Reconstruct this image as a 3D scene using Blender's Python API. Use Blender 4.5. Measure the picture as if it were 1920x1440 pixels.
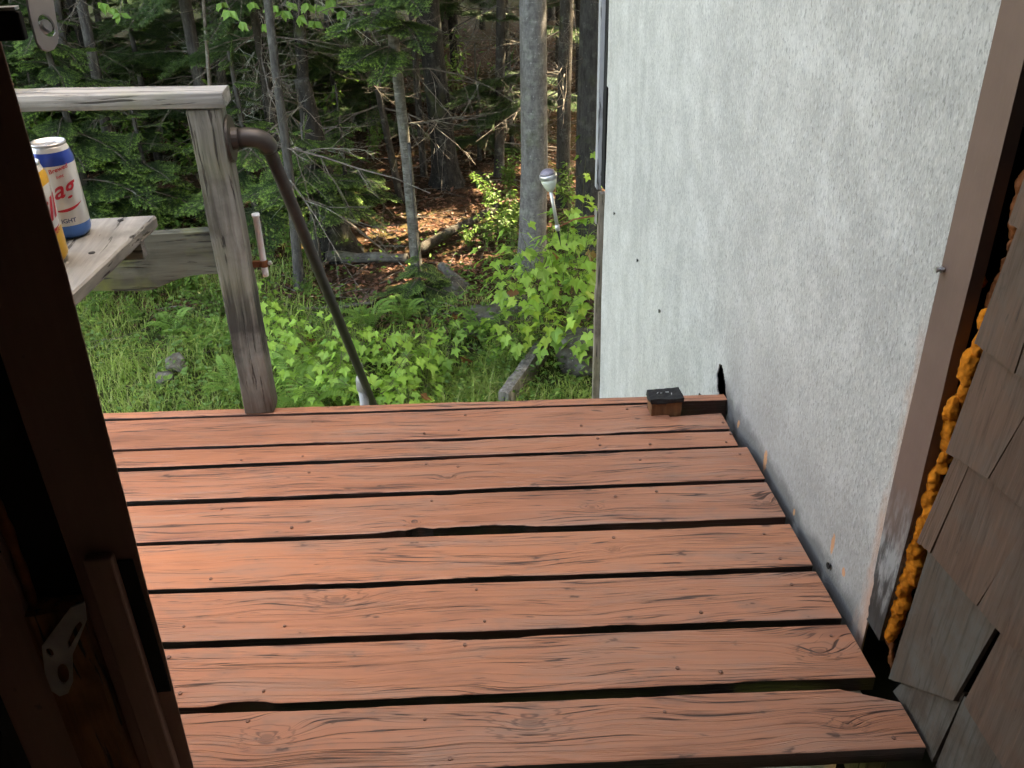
import bpy, bmesh, math, random
import numpy as np
from mathutils import Vector, Matrix, Euler, noise as mn

for o in list(bpy.data.objects):
    bpy.data.objects.remove(o, do_unlink=True)
sc = bpy.context.scene
col = sc.collection

# ------------------------------------------------------------------ camera
CAM = Vector((0, 0, 1.5))
RIGHT = Vector((0.99517827, -0.09533064, -0.02307136))
DOWN = Vector((-0.06765521, -0.49688323, -0.86517618))
FWD = Vector((0.07101403, 0.86256543, -0.50093701))
FPX = 1737.0
cd = bpy.data.cameras.new('camera')
cam = bpy.data.objects.new('camera', cd)
col.objects.link(cam)
cd.sensor_width = 36.0
cd.lens = FPX / 1920 * 36.0
cd.clip_start = 0.02
cd.clip_end = 400
mw = Matrix.Identity(4)
for i in range(3):
    mw[i][0] = RIGHT[i]; mw[i][1] = -DOWN[i]; mw[i][2] = -FWD[i]; mw[i][3] = CAM[i]
cam.matrix_world = mw
sc.camera = cam

# ------------------------------------------------------------------ world, sun, exposure
SUN_AZ = math.radians(68)       # clockwise from +Y towards +X
SUN_EL = math.radians(53)
w = bpy.data.worlds.new('World'); sc.world = w; w.use_nodes = True
nt = w.node_tree; nt.nodes.clear()
wo = nt.nodes.new('ShaderNodeOutputWorld'); bg = nt.nodes.new('ShaderNodeBackground')
sk = nt.nodes.new('ShaderNodeTexSky'); sk.sky_type = 'NISHITA'; sk.sun_disc = False
sk.sun_elevation = SUN_EL; sk.sun_rotation = SUN_AZ
sk.air_density = 1.0; sk.dust_density = 4.0; sk.ozone_density = 0.6
bg.inputs['Strength'].default_value = 0.15
nt.links.new(sk.outputs[0], bg.inputs['Color']); nt.links.new(bg.outputs[0], wo.inputs[0])
sl = bpy.data.lights.new('sun', 'SUN'); sl.energy = 4.2; sl.angle = math.radians(0.55); sl.color = (1.0, 0.93, 0.82)
so = bpy.data.objects.new('sun', sl); col.objects.link(so)
SUNV = Vector((math.sin(SUN_AZ) * math.cos(SUN_EL), math.cos(SUN_AZ) * math.cos(SUN_EL), math.sin(SUN_EL)))
so.rotation_euler = SUNV.to_track_quat('Z', 'Y').to_euler()
so.location = SUNV * 30
sc.view_settings.view_transform = 'Standard'; sc.view_settings.look = 'None'
sc.view_settings.gamma = 1.0; sc.view_settings.use_curve_mapping = False
sc.view_settings.exposure = 3.76
sc.view_settings.use_white_balance = True      # the photograph is balanced for open shade
sc.view_settings.white_balance_temperature = 9200
sc.view_settings.white_balance_tint = 10
sc.render.engine = 'CYCLES'
sc.cycles.use_denoising = True
sc.cycles.max_bounces = 5
sc.cycles.diffuse_bounces = 3
sc.cycles.use_adaptive_sampling = True
sc.cycles.adaptive_threshold = 0.03
sc.cycles.transparent_max_bounces = 6
sc.cycles.sample_clamp_indirect = 6.0

random.seed(7)
R = random.random
def U(a, b): return a + (b - a) * R()

# ------------------------------------------------------------------ helpers: pixel of the photograph -> point on a known plane
def ray(px, py):
    return (RIGHT * (px - 960) + DOWN * (py - 720) + FWD * FPX) / FPX
def at_z(px, py, z): d = ray(px, py); return CAM + d * ((z - CAM.z) / d.z)
def at_x(px, py, x): d = ray(px, py); return CAM + d * (x / d.x)
def at_y(px, py, y): d = ray(px, py); return CAM + d * (y / d.y)
def gz(x, y):
    z = -1.5
    if y > 6.3: z += 0.035 * (y - 6.3) 
    z += 0.10 * (mn.noise(Vector((x * .35, y * .35, 1.3)))) * min(1, max(0, (y - 5.0) / 2))
    z += 0.03 * mn.noise(Vector((x * 1.3, y * 1.3, 7)))
    if y > 10: z += 0.25 * mn.noise(Vector((x * .22, y * .22, 4.1))) * min(1, (y - 10) / 4)
    z += 0.35 * math.exp(-((x - 1.1) ** 2 / 1.6 + (y - 12.3) ** 2 / 0.8))
    return z
def ground_at(px, py):
    d = ray(px, py); t = 3.0
    for _ in range(60):
        p = CAM + d * t
        t += (p.z - gz(p.x, p.y)) / max(.08, -d.z) * .7
    p = CAM + d * t
    return Vector((p.x, p.y, gz(p.x, p.y)))

# ------------------------------------------------------------------ mesh building
class MB:
    def __init__(s): s.v = []; s.f = []
    def add(s, vs, fs):
        n = len(s.v); s.v += [tuple(v) for v in vs]; s.f += [tuple(i + n for i in f) for f in fs]
    def box(s, lo, hi):
        x0, y0, z0 = lo; x1, y1, z1 = hi
        s.add([(x0,y0,z0),(x1,y0,z0),(x1,y1,z0),(x0,y1,z0),(x0,y0,z1),(x1,y0,z1),(x1,y1,z1),(x0,y1,z1)],
              [(0,3,2,1),(4,5,6,7),(0,1,5,4),(1,2,6,5),(2,3,7,6),(3,0,4,7)])
    def tube(s, pts, rad, n=8, cap=True, jit=0.0):
        pts = [Vector(p) for p in pts]
        if not hasattr(rad, '__len__'): rad = [rad] * len(pts)
        base = len(s.v); up = None
        for i, p in enumerate(pts):
            t = (pts[min(i+1, len(pts)-1)] - pts[max(i-1, 0)]).normalized()
            if up is None:
                up = t.orthogonal().normalized()
            up = (up - t * up.dot(t)).normalized(); b = t.cross(up)
            for k in range(n):
                a = 2 * math.pi * k / n; r = rad[i] * (1 + jit * (R() - .5))
                q = p + (up * math.cos(a) + b * math.sin(a)) * r
                s.v.append(tuple(q))
        for i in range(len(pts) - 1):
            for k in range(n):
                a = base + i*n + k; b2 = base + i*n + (k+1) % n
                s.f.append((a, b2, b2 + n, a + n))
        if cap:
            s.f.append(tuple(base + k for k in range(n))[::-1])
            s.f.append(tuple(base + (len(pts)-1)*n + k for k in range(n)))
    def lathe(s, prof, c, n=24):
        base = len(s.v)
        for (r, z) in prof:
            for k in range(n):
                a = 2*math.pi*k/n; s.v.append((c[0]+r*math.cos(a), c[1]+r*math.sin(a), c[2]+z))
        for i in range(len(prof)-1):
            for k in range(n):
                a = base+i*n+k; b = base+i*n+(k+1) % n; s.f.append((a, b, b+n, a+n))
        s.f.append(tuple(base+k for k in range(n))[::-1]); s.f.append(tuple(base+(len(prof)-1)*n+k for k in range(n)))
    def mesh(s, name, mat, smooth=False, origin=(0,0,0)):
        me = bpy.data.meshes.new(name)
        ox, oy, oz = origin
        me.from_pydata([(a-ox, b-oy, c-oz) for a, b, c in s.v], [], s.f)
        if mat: me.materials.append(mat)
        if smooth: me.polygons.foreach_set('use_smooth', [True]*len(me.polygons))
        me.update(); return me

def wloc(o):
    v = Vector((0,0,0))
    while o: v += o.location; o = o.parent
    return v
def obj(name, mb, mat, parent=None, smooth=False, bevel=0, origin=None, kind=None):
    """one mesh object from world-space geometry"""
    if parent is not None and origin is None: origin = wloc(parent)
    if origin is None:
        a = np.array(mb.v); origin = ((a[:,0].min()+a[:,0].max())/2, (a[:,1].min()+a[:,1].max())/2, a[:,2].min())
    me = mb.mesh(name, mat, smooth, origin)
    o = bpy.data.objects.new(name, me); col.objects.link(o)
    if parent is not None: o.parent = parent
    else: o.location = origin
    if bevel:
        m = o.modifiers.new('bevel', 'BEVEL'); m.width = bevel; m.segments = 2; m.limit_method = 'ANGLE'; m.angle_limit = math.radians(40)
    if kind: o['kind'] = kind
    return o
def tag(o, label, cat, group=None, kind=None):
    o['label'] = label
    if cat: o['category'] = cat
    if group: o['group'] = group
    if kind: o['kind'] = kind
    return o
def thing(name, label, cat, loc=(0,0,0), group=None):
    o = bpy.data.objects.new(name, None); col.objects.link(o); o.location = loc; o.empty_display_size = .1
    return tag(o, label, cat, group)
def inst(name, me, parent, M):
    o = bpy.data.objects.new(name, me); col.objects.link(o)
    o.parent = parent; o.matrix_basis = M
    return o

# ------------------------------------------------------------------ materials
class NT:
    def __init__(s, name):
        s.m = bpy.data.materials.new(name); s.m.use_nodes = True
        s.t = s.m.node_tree; s.t.nodes.clear()
        s.out = s.n('ShaderNodeOutputMaterial')
    def n(s, t, **k):
        nd = s.t.nodes.new(t)
        for a, b in k.items(): setattr(nd, a, b)
        return nd
    def l(s, a, b): s.t.links.new(a, b)
    def val(s, x, inp):
        if hasattr(x, 'is_output'): s.l(x, inp)
        else: inp.default_value = x
    def math(s, op, a, b=0.0, c=None):
        nd = s.n('ShaderNodeMath', operation=op); s.val(a, nd.inputs[0]); s.val(b, nd.inputs[1])
        if c is not None: s.val(c, nd.inputs[2])
        return nd.outputs[0]
    def mapr(s, v, a, b, c=0.0, d=1.0):
        nd = s.n('ShaderNodeMapRange'); s.val(v, nd.inputs[0])
        for i, q in enumerate((a, b, c, d)): s.val(q, nd.inputs[i+1])
        return nd.outputs[0]
    def mix(s, f, a, b, blend='MIX'):
        nd = s.n('ShaderNodeMix', data_type='RGBA', blend_type=blend); nd.clamp_factor = True
        s.val(f, nd.inputs[0])
        for x, i in ((a, 6), (b, 7)):
            if isinstance(x, tuple): x = (*x, 1) if len(x) == 3 else x
            s.val(x, nd.inputs[i])
        return nd.outputs[2]
    def xyz(s, v): 
        nd = s.n('ShaderNodeSeparateXYZ'); s.l(v, nd.inputs[0]); return nd.outputs
    def comb(s, x, y, z):
        nd = s.n('ShaderNodeCombineXYZ')
        for i, q in enumerate((x, y, z)): s.val(q, nd.inputs[i])
        return nd.outputs[0]
    def mapv(s, v, sc=(1,1,1), loc=(0,0,0), rot=(0,0,0)):
        nd = s.n('ShaderNodeMapping'); s.l(v, nd.inputs[0]); nd.inputs['Scale'].default_value = sc; nd.inputs['Location'].default_value = loc; nd.inputs['Rotation'].default_value = rot
        return nd.outputs[0]
    def noise(s, v, scale=5.0, det=4.0, rough=.55, dist=0.0):
        nd = s.n('ShaderNodeTexNoise'); s.l(v, nd.inputs['Vector']); nd.inputs['Scale'].default_value = scale
        nd.inputs['Detail'].default_value = det; nd.inputs['Roughness'].default_value = rough; nd.inputs['Distortion'].default_value = dist
        return nd.outputs[0]
    def pos(s): return s.n('ShaderNodeNewGeometry').outputs['Position']
    def objc(s): return s.n('ShaderNodeTexCoord').outputs['Object']
    def rnd(s): return s.n('ShaderNodeObjectInfo').outputs['Random']
    def island(s): return s.n('ShaderNodeNewGeometry').outputs['Random Per Island']
    def bump(s, h, strength=.3, dist=.01, normal=None):
        nd = s.n('ShaderNodeBump'); nd.inputs['Strength'].default_value = strength; nd.inputs['Distance'].default_value = dist
        s.l(h, nd.inputs['Height'])
        if normal is not None: s.l(normal, nd.inputs['Normal'])
        return nd.outputs[0]
    def princ(s, colr, rough=.7, metal=0.0, normal=None, spec=.3):
        p = s.n('ShaderNodeBsdfPrincipled')
        if isinstance(colr, tuple): colr = (*colr, 1) if len(colr) == 3 else colr
        s.val(colr, p.inputs['Base Color']); s.val(rough, p.inputs['Roughness']); p.inputs['Metallic'].default_value = metal
        p.inputs['Specular IOR Level'].default_value = spec
        if normal is not None: s.l(normal, p.inputs['Normal'])
        s.l(p.outputs[0], s.out.inputs[0]); return p

def mat_simple(name, c, rough=.6, metal=0.0, var=.25, scale=20.0, bump=.1):
    t = NT(name); v = t.objc(); nz = t.noise(v, scale, 5)
    cc = t.mix(nz, tuple(x*(1-var) for x in c), tuple(min(1, x*(1+var)) for x in c))
    t.princ(cc, rough, metal, t.bump(nz, bump, .004)); return t.m

def mat_deck():
    t = NT('painted_deck_wood'); p = t.pos(); r = t.rnd()
    x, y, z = t.xyz(p)
    # board coordinate follows the planks (they run a few degrees off the wall's normal)
    yy = t.math('ADD', y, t.math('MULTIPLY', x, .067))
    xo = t.math('ADD', x, t.math('MULTIPLY', r, 37.0))
    v = t.comb(xo, yy, z)
    # knots of the wood where the boards have them
    kd = None
    for (px, py, rad) in ((630, 1125, .055), (992, 1357, .060), (1537, 1222, .036), (840, 896, .020), (1440, 943, .030), (777, 978, .012), (500, 1385, .042), (1110, 950, .022), (1590, 1360, .030), (1150, 1030, .012)):
        q = at_z(px, py, 0); ky = q.y+.067*q.x
        d = t.n('ShaderNodeVectorMath', operation='LENGTH')
        t.l(t.comb(t.math('MULTIPLY', t.math('SUBTRACT', x, q.x), .62/rad), t.math('MULTIPLY', t.math('SUBTRACT', yy, ky), 1.0/rad), 0.0), d.inputs[0])
        kd = d.outputs['Value'] if kd is None else t.math('MINIMUM', kd, d.outputs['Value'])
    near = t.math('POWER', t.mapr(kd, .0, 2.2, 1.0, 0.0), 2.0)
    warp = t.math('MULTIPLY', t.noise(t.mapv(v, (2.0, 8, 1)), 1.0, 1), .085)
    gy = t.math('ADD', t.math('ADD', yy, warp), t.math('MULTIPLY', near, .030))
    g1 = t.noise(t.comb(t.math('MULTIPLY', xo, .95), t.math('MULTIPLY', gy, 62.0), t.math('MULTIPLY', z, 60.0)), 1.0, 2, .6)
    g2 = t.noise(t.comb(t.math('MULTIPLY', xo, 2.4), t.math('MULTIPLY', gy, 125.0), t.math('MULTIPLY', z, 80.0)), 1.0, 1, .6)
    brk = t.noise(t.mapv(v, (2.8, 42, 1), loc=(2, 5, 0)), 1.0, 2)
    area = t.noise(t.mapv(v, (1.3, 6, 1)), 1.0, 2)
    msk = t.mapr(t.math('ADD', t.math('ADD', area, t.math('MULTIPLY', near, .3)), t.math('MULTIPLY', t.math('SUBTRACT', brk, .5), 1.3)), .40, .50, 0, 1)
    wid = t.mapr(brk, .38, .78, .0020, .018)
    crack = t.math('MULTIPLY', t.mapr(t.math('SUBTRACT', t.math('ABSOLUTE', t.math('SUBTRACT', g1, .5)), wid), 0.0, .007, 1, 0), msk)
    crack2 = t.math('MULTIPLY', t.mapr(t.math('SUBTRACT', t.math('ABSOLUTE', t.math('SUBTRACT', g2, .53)), wid), -.002, .007, .75, 0), msk)
    ring = t.math('MULTIPLY', t.mapr(t.math('ADD', kd, brk), 1.1, 1.7, 1, 0), t.mapr(t.math('SINE', t.math('MULTIPLY', t.math('ADD', kd, t.math('MULTIPLY', t.math('ADD', g2, brk), .8)), 13.0)), .62, .98, 0, .65))
    core = t.mapr(t.math('ADD', kd, t.math('MULTIPLY', g2, .5)), .40, .50, .45, 0)
    sv = t.noise(t.mapv(v, (10, 26, 1), rot=(0, 0, .55)), 1.0, 3, .6)
    nick = t.mapr(sv, .67, .71, 0, .8)
    dark = t.math('MAXIMUM', t.math('MAXIMUM', crack, crack2), t.math('MAXIMUM', t.math('MAXIMUM', ring, core), nick))
    base = t.mix(r, (.480, .186, .096), (.350, .142, .082))
    blot = t.noise(t.mapv(v, (2.0, 10, 1), loc=(3, 1, 0)), 1.0, 4, .65)
    base = t.mix(t.mapr(blot, .48, .66, 0, .8), base, (.345, .190, .132))
    base = t.mix(t.mapr(blot, .45, .33, 0, .65), base, (.25, .098, .058))
    base = t.mix(t.mapr(t.math('ADD', sv, t.math('MULTIPLY', area, .5)), .80, .95, 0, .45), base, (.20, .13, .10))
    base = t.mix(t.mapr(g2, .42, .62, 0, .35), base, (.52, .205, .105))
    c = t.mix(t.math('MULTIPLY', dark, .92), base, (.055, .024, .016))
    # the sawn edges were never painted through: old dark wood with runs of paint
    nrm = t.xyz(t.n('ShaderNodeNewGeometry').outputs['True Normal'])[2]
    edge_c = t.mix(t.mapr(brk, .52, .62, 0, .5), (.020, .014, .011), (.12, .04, .027))
    c = t.mix(t.mapr(nrm, .35, .75), edge_c, c)
    h = t.math('SUBTRACT', t.math('MULTIPLY', g1, .5), t.mapr(t.math('ABSOLUTE', t.math('SUBTRACT', g1, .5)), 0.0, .02, .7, 0))
    t.princ(c, t.mapr(area, .3, .7, .36, .56), 0, t.bump(h, .55, .004), .5); return t.m

def mat_panel():
    t = NT('grey_fibre_panel'); p = t.pos(); x, y, z = t.xyz(p)
    f1 = t.noise(t.mapv(p, (1, 1, .45)), 110, 2, .6)
    fib = t.noise(t.mapv(p, (1, 170, 75), rot=(.6, 0, 0)), 1.0, 2, .65, .6)
    fib2 = t.noise(t.mapv(p, (1, 130, 60), rot=(-.45, 0, 0)), 1.0, 2, .65, .8)
    big = t.noise(t.mapv(p, (1, 2.5, 1.2)), 1.0, 5, .6)
    streak = t.noise(t.mapv(p, (1, 14, 1.1)), 1.0, 3, .6)
    cloud = t.noise(t.mapv(p, (1, 6, 6), loc=(0, 2, 5)), 1.0, 5, .65)
    c = t.mix(t.mapr(big, .3, .7), (.390, .374, .352), (.495, .474, .445))
    c = t.mix(t.math('MULTIPLY', t.mapr(streak, .40, .7, 0, .55), t.mapr(y, 2.2, 3.4)), c, (.60, .58, .55))
    c = t.mix(t.mapr(cloud, .50, .64, 0, .5), c, (.62, .60, .575))
    c = t.mix(t.mapr(cloud, .48, .36, 0, .35), c, (.33, .32, .305))
    c = t.mix(t.mapr(fib, .54, .66, 0, .72), c, (.22, .215, .205))
    c = t.mix(t.mapr(fib2, .50, .66, 0, .45), c, (.66, .64, .61))
    c = t.mix(t.mapr(f1, .5, .70, 0, .45), c, (.31, .30, .29))
    # irregular black-grey band and a wider grey fade, both darker towards the boards
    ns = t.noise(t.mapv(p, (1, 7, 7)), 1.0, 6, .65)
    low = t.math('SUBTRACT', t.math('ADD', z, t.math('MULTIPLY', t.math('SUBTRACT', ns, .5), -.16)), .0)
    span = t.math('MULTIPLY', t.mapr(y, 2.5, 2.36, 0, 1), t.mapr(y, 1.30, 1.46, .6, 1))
    foot_band = t.math('MULTIPLY', t.mapr(low, .012, .050, .93, 0), span)
    c = t.mix(foot_band, c, (.035, .034, .032))
    foot_fade = t.math('MULTIPLY', t.mapr(low, .02, .42, .60, 0), span)
    c = t.mix(foot_fade, c, (.24, .225, .215))
    # peach overspray along the trim and a few slips of the brush
    n2 = t.noise(t.mapv(p, (1, 30, 9)), 1.0, 4, .6)
    edge = t.math('ADD', y, t.math('MULTIPLY', n2, -.10))
    sp = t.math('MULTIPLY', t.mapr(edge, 1.352, 1.395, .75, 0), t.mapr(z, .62, .80, 1, 0))
    c = t.mix(sp, c, (.47, .27, .19))
    for (cy, cz, ry, rz) in ((2.247, .005, .009, .013), (2.045, .012, .012, .035), (1.60, .085, .008, .03), (1.53, .06, .008, .012), (1.82, .006, .006, .01)):
        dd = t.math('ADD', t.math('POWER', t.math('DIVIDE', t.math('SUBTRACT', y, cy), ry), 2.0), t.math('POWER', t.math('DIVIDE', t.math('SUBTRACT', z, cz), rz), 2.0))
        dd = t.math('ADD', dd, t.math('MULTIPLY', t.math('SUBTRACT', fib, .5), 2.4))
        c = t.mix(t.mapr(dd, .8, 1.1, .8, 0), c, (.60, .27, .12))
    # nail rust and flecks
    fl = t.noise(t.mapv(p, (1, 60, 22), loc=(0, 5, 2)), 1.0, 2, .5)
    c = t.mix(t.mapr(fl, .79, .82, 0, .7), c, (.12, .12, .12))
    h = t.math('ADD', t.math('MULTIPLY', fib, .6), t.math('MULTIPLY', f1, .5))
    t.princ(c, .8, 0, t.bump(fib, .5, .003), .2); return t.m

def mat_weathered(name, axis=2, c1=(.19, .17, .155), c2=(.36, .335, .31), moss=.25, crackc=(.03, .027, .025), burn=None):
    """grey weathered timber with the grain along one axis of the object"""
    t = NT(name); p = t.objc(); r = t.rnd()
    sv = [34, 34, 34]; sv[axis] = 1.6
    off = t.n('ShaderNodeVectorMath', operation='ADD'); t.l(p, off.inputs[0]); t.l(t.comb(t.math('MULTIPLY', r, 9.), t.math('MULTIPLY', r, 5.), 0), off.inputs[1])
    v = off.outputs[0]
    wv = t.noise(v, 3.0, 2); 
    add = t.n('ShaderNodeVectorMath', operation='ADD'); t.l(t.mapv(v, tuple(sv)), add.inputs[0]); t.l(t.comb(t.math('MULTIPLY', wv, .9), t.math('MULTIPLY', wv, .9), t.math('MULTIPLY', wv, .9)), add.inputs[1])
    g = t.noise(add.outputs[0], 1.0, 6, .65)
    g2 = t.noise(add.outputs[0], 2.6, 4, .6)
    c = t.mix(t.mapr(g, .32, .66), c1, c2)
    blot = t.noise(v, 7.0, 5, .6)
    c = t.mix(t.mapr(blot, .50, .68, 0, .6), c, tuple(q*.42 for q in c1))
    ms = t.mapr(t.noise(v, 5.0, 4), .50, .68, 0, moss)
    c = t.mix(ms, c, (.15, .17, .045))
    crack = t.mapr(g2, .585, .64, 0, 1)
    c = t.mix(t.math('MULTIPLY', crack, .85), c, crackc)
    if burn: 
        z = t.xyz(p)[2]
        b = t.mapr(t.math('ADD', z, t.math('MULTIPLY', t.math('SUBTRACT', blot, .5), .35)), burn[0], burn[1], .75, 0)
        c = t.mix(b, c, (.085, .050, .034))
        bd = t.math('MULTIPLY', t.mapr(t.math('ADD', z, t.math('MULTIPLY', t.math('SUBTRACT', blot, .5), .5)), .18, .30, 0, .8), t.mapr(t.math('ADD', z, t.math('MULTIPLY', t.math('SUBTRACT', g, .5), .5)), .33, .46, 1, 0))
        c = t.mix(bd, c, (.035, .032, .030))
    h = t.math('SUBTRACT', g, crack)
    t.princ(c, .85, 0, t.bump(h, .6, .006), .2); return t.m

def mat_brown(name, c=(.135, .082, .062), axis=2, wear=.35):
    t = NT(name); p = t.objc(); r = t.rnd()
    sv = [60, 60, 60]; sv[axis] = 3
    g = t.noise(t.mapv(p, tuple(sv)), 1.0, 5, .6)
    b = t.noise(p, 9, 5, .6)
    cc = t.mix(t.mapr(r, 0, 1), tuple(q*.86 for q in c), tuple(q*1.12 for q in c))
    cc = t.mix(t.mapr(g, .35, .65, 0, .35), cc, tuple(q*.6 for q in c))
    cc = t.mix(t.mapr(b, .60, .75, 0, wear), cc, (.20, .175, .16))
    cc = t.mix(t.mapr(t.noise(p, 40, 3), .70, .76, 0, .5), cc, (.05, .04, .035))
    t.princ(cc, .6, 0, t.bump(g, .25, .003), .35); return t.m

def mat_bark(name, c1, c2, lichen=.3, sc=(26, 26, 9), bump=.7, ring=0.0):
    t = NT(name); p = t.objc(); r = t.rnd()
    off = t.n('ShaderNodeVectorMath', operation='ADD'); t.l(p, off.inputs[0]); t.l(t.comb(t.math('MULTIPLY', r, 13.), 0, t.math('MULTIPLY', r, 7.)), off.inputs[1]); v = off.outputs[0]
    a = t.noise(t.mapv(v, sc), 1.0, 6, .7)
    c = t.mix(t.mapr(a, .34, .62), c1, c2)
    if ring:
        rg = t.noise(t.mapv(v, (7, 7, 90)), 1.0, 3, .6)
        c = t.mix(t.mapr(rg, .56, .68, 0, ring), c, tuple(q*.35 for q in c1))
        c = t.mix(t.mapr(rg, .40, .33, 0, ring), c, tuple(min(1, q*1.7) for q in c2))
    li = t.noise(v, 11, 5, .65)
    c = t.mix(t.mapr(li, .54, .66, 0, lichen), c, (.30, .32, .27))
    sp = t.noise(v, 60, 2, .5)
    c = t.mix(t.mapr(sp, .66, .72, 0, lichen), c, (.44, .45, .42))
    mo = t.noise(v, 4, 3)
    c = t.mix(t.mapr(mo, .60, .72, 0, .35), c, (.07, .09, .02))
    t.princ(c, .9, 0, t.bump(a, bump, .02), .15); return t.m

def mat_leaf(name, c1, c2, c3=None, trans=.45, islands=True, rough=.5, brown=0.0, veins=False):
    t = NT(name)
    r = t.island() if islands else t.rnd()
    c = t.mix(r, c1, c2)
    if c3: c = t.mix(t.mapr(t.math('FRACT', t.math('MULTIPLY', r, 7.3)), .70, 1.0, 0, .9), c, c3)
    ro = t.rnd()
    c = t.mix(t.math('MULTIPLY', ro, .35), c, tuple(q*.6 for q in c1))
    if brown: c = t.mix(t.mapr(t.math('FRACT', t.math('MULTIPLY', r, 23.7)), 1-brown, 1-brown+.01), c, (.20, .085, .03))
    pr = t.n('ShaderNodeBsdfPrincipled'); t.l(c, pr.inputs['Base Color']); pr.inputs['Roughness'].default_value = rough; pr.inputs['Specular IOR Level'].default_value = .35
    tr = t.n('ShaderNodeBsdfTranslucent'); t.l(t.mix(.5, c, (.5, .6, .05), 'MIX') if False else c, tr.inputs[0])
    mx = t.n('ShaderNodeMixShader'); mx.inputs[0].default_value = trans
    t.l(pr.outputs[0], mx.inputs[1]); t.l(tr.outputs[0], mx.inputs[2]); t.l(mx.outputs[0], t.out.inputs[0])
    return t.m

def mat_needles():
    t = NT('fir_needles'); r = t.island(); ro = t.rnd()
    at = t.n('ShaderNodeAttribute', attribute_name='tip'); tip = at.outputs['Fac']
    c = t.mix(r, (.020, .050, .012), (.045, .095, .022))
    c = t.mix(tip, c, (.26, .44, .085))
    c = t.mix(t.math('MULTIPLY', ro, .45), c, (.012, .034, .016))
    pr = t.n('ShaderNodeBsdfPrincipled'); t.l(c, pr.inputs['Base Color']); pr.inputs['Roughness'].default_value = .55
    tr = t.n('ShaderNodeBsdfTranslucent'); t.l(c, tr.inputs[0]); mx = t.n('ShaderNodeMixShader'); mx.inputs[0].default_value = .25
    t.l(pr.outputs[0], mx.inputs[1]); t.l(tr.outputs[0], mx.inputs[2]); t.l(mx.outputs[0], t.out.inputs[0]); return t.m

def mat_ground():
    t = NT('forest_floor'); p = t.pos(); x, y, z = t.xyz(p)
    a = t.noise(p, 34, 6, .7); b = t.noise(p, 6, 5, .6); d = t.noise(p, 1.1, 4, .6)
    vo = t.n('ShaderNodeTexVoronoi'); t.l(p, vo.inputs['Vector']); vo.inputs['Scale'].default_value = 26.
    lit = t.mix(t.xyz(vo.outputs['Color'])[0], (.028, .017, .010), (.090, .048, .026))
    lit = t.mix(t.mapr(a, .4, .7), lit, (.060, .038, .022))
    lit = t.mix(t.mapr(b, .55, .70, 0, .7), lit, (.035, .022, .015))
    green = t.mix(t.mapr(a, .3, .7), (.025, .045, .010), (.055, .085, .02))
    moss = t.mapr(t.math('ADD', d, t.math('MULTIPLY', t.math('SUBTRACT', b, .5), .5)), .50, .60, 0, .8)
    far = t.mix(t.math('MULTIPLY', moss, .6), lit, t.mix(b, (.030, .036, .010), (.065, .062, .016)))
    near = t.mix(t.mapr(b, .35, .6), (.035, .028, .014), green)
    ln = t.math('ADD', y, t.math('ADD', t.math('MULTIPLY', d, 1.4), t.math('MULTIPLY', x, .32)))
    c = t.mix(t.mapr(ln, 6.9, 7.4), near, far)
    c = t.mix(t.mapr(y, 17, 21), c, t.mix(b, (.05, .09, .02), (.09, .13, .03)))
    t.princ(c, .95, 0, t.bump(t.math('ADD', a, b), .8, .03), .1); return t.m

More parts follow.
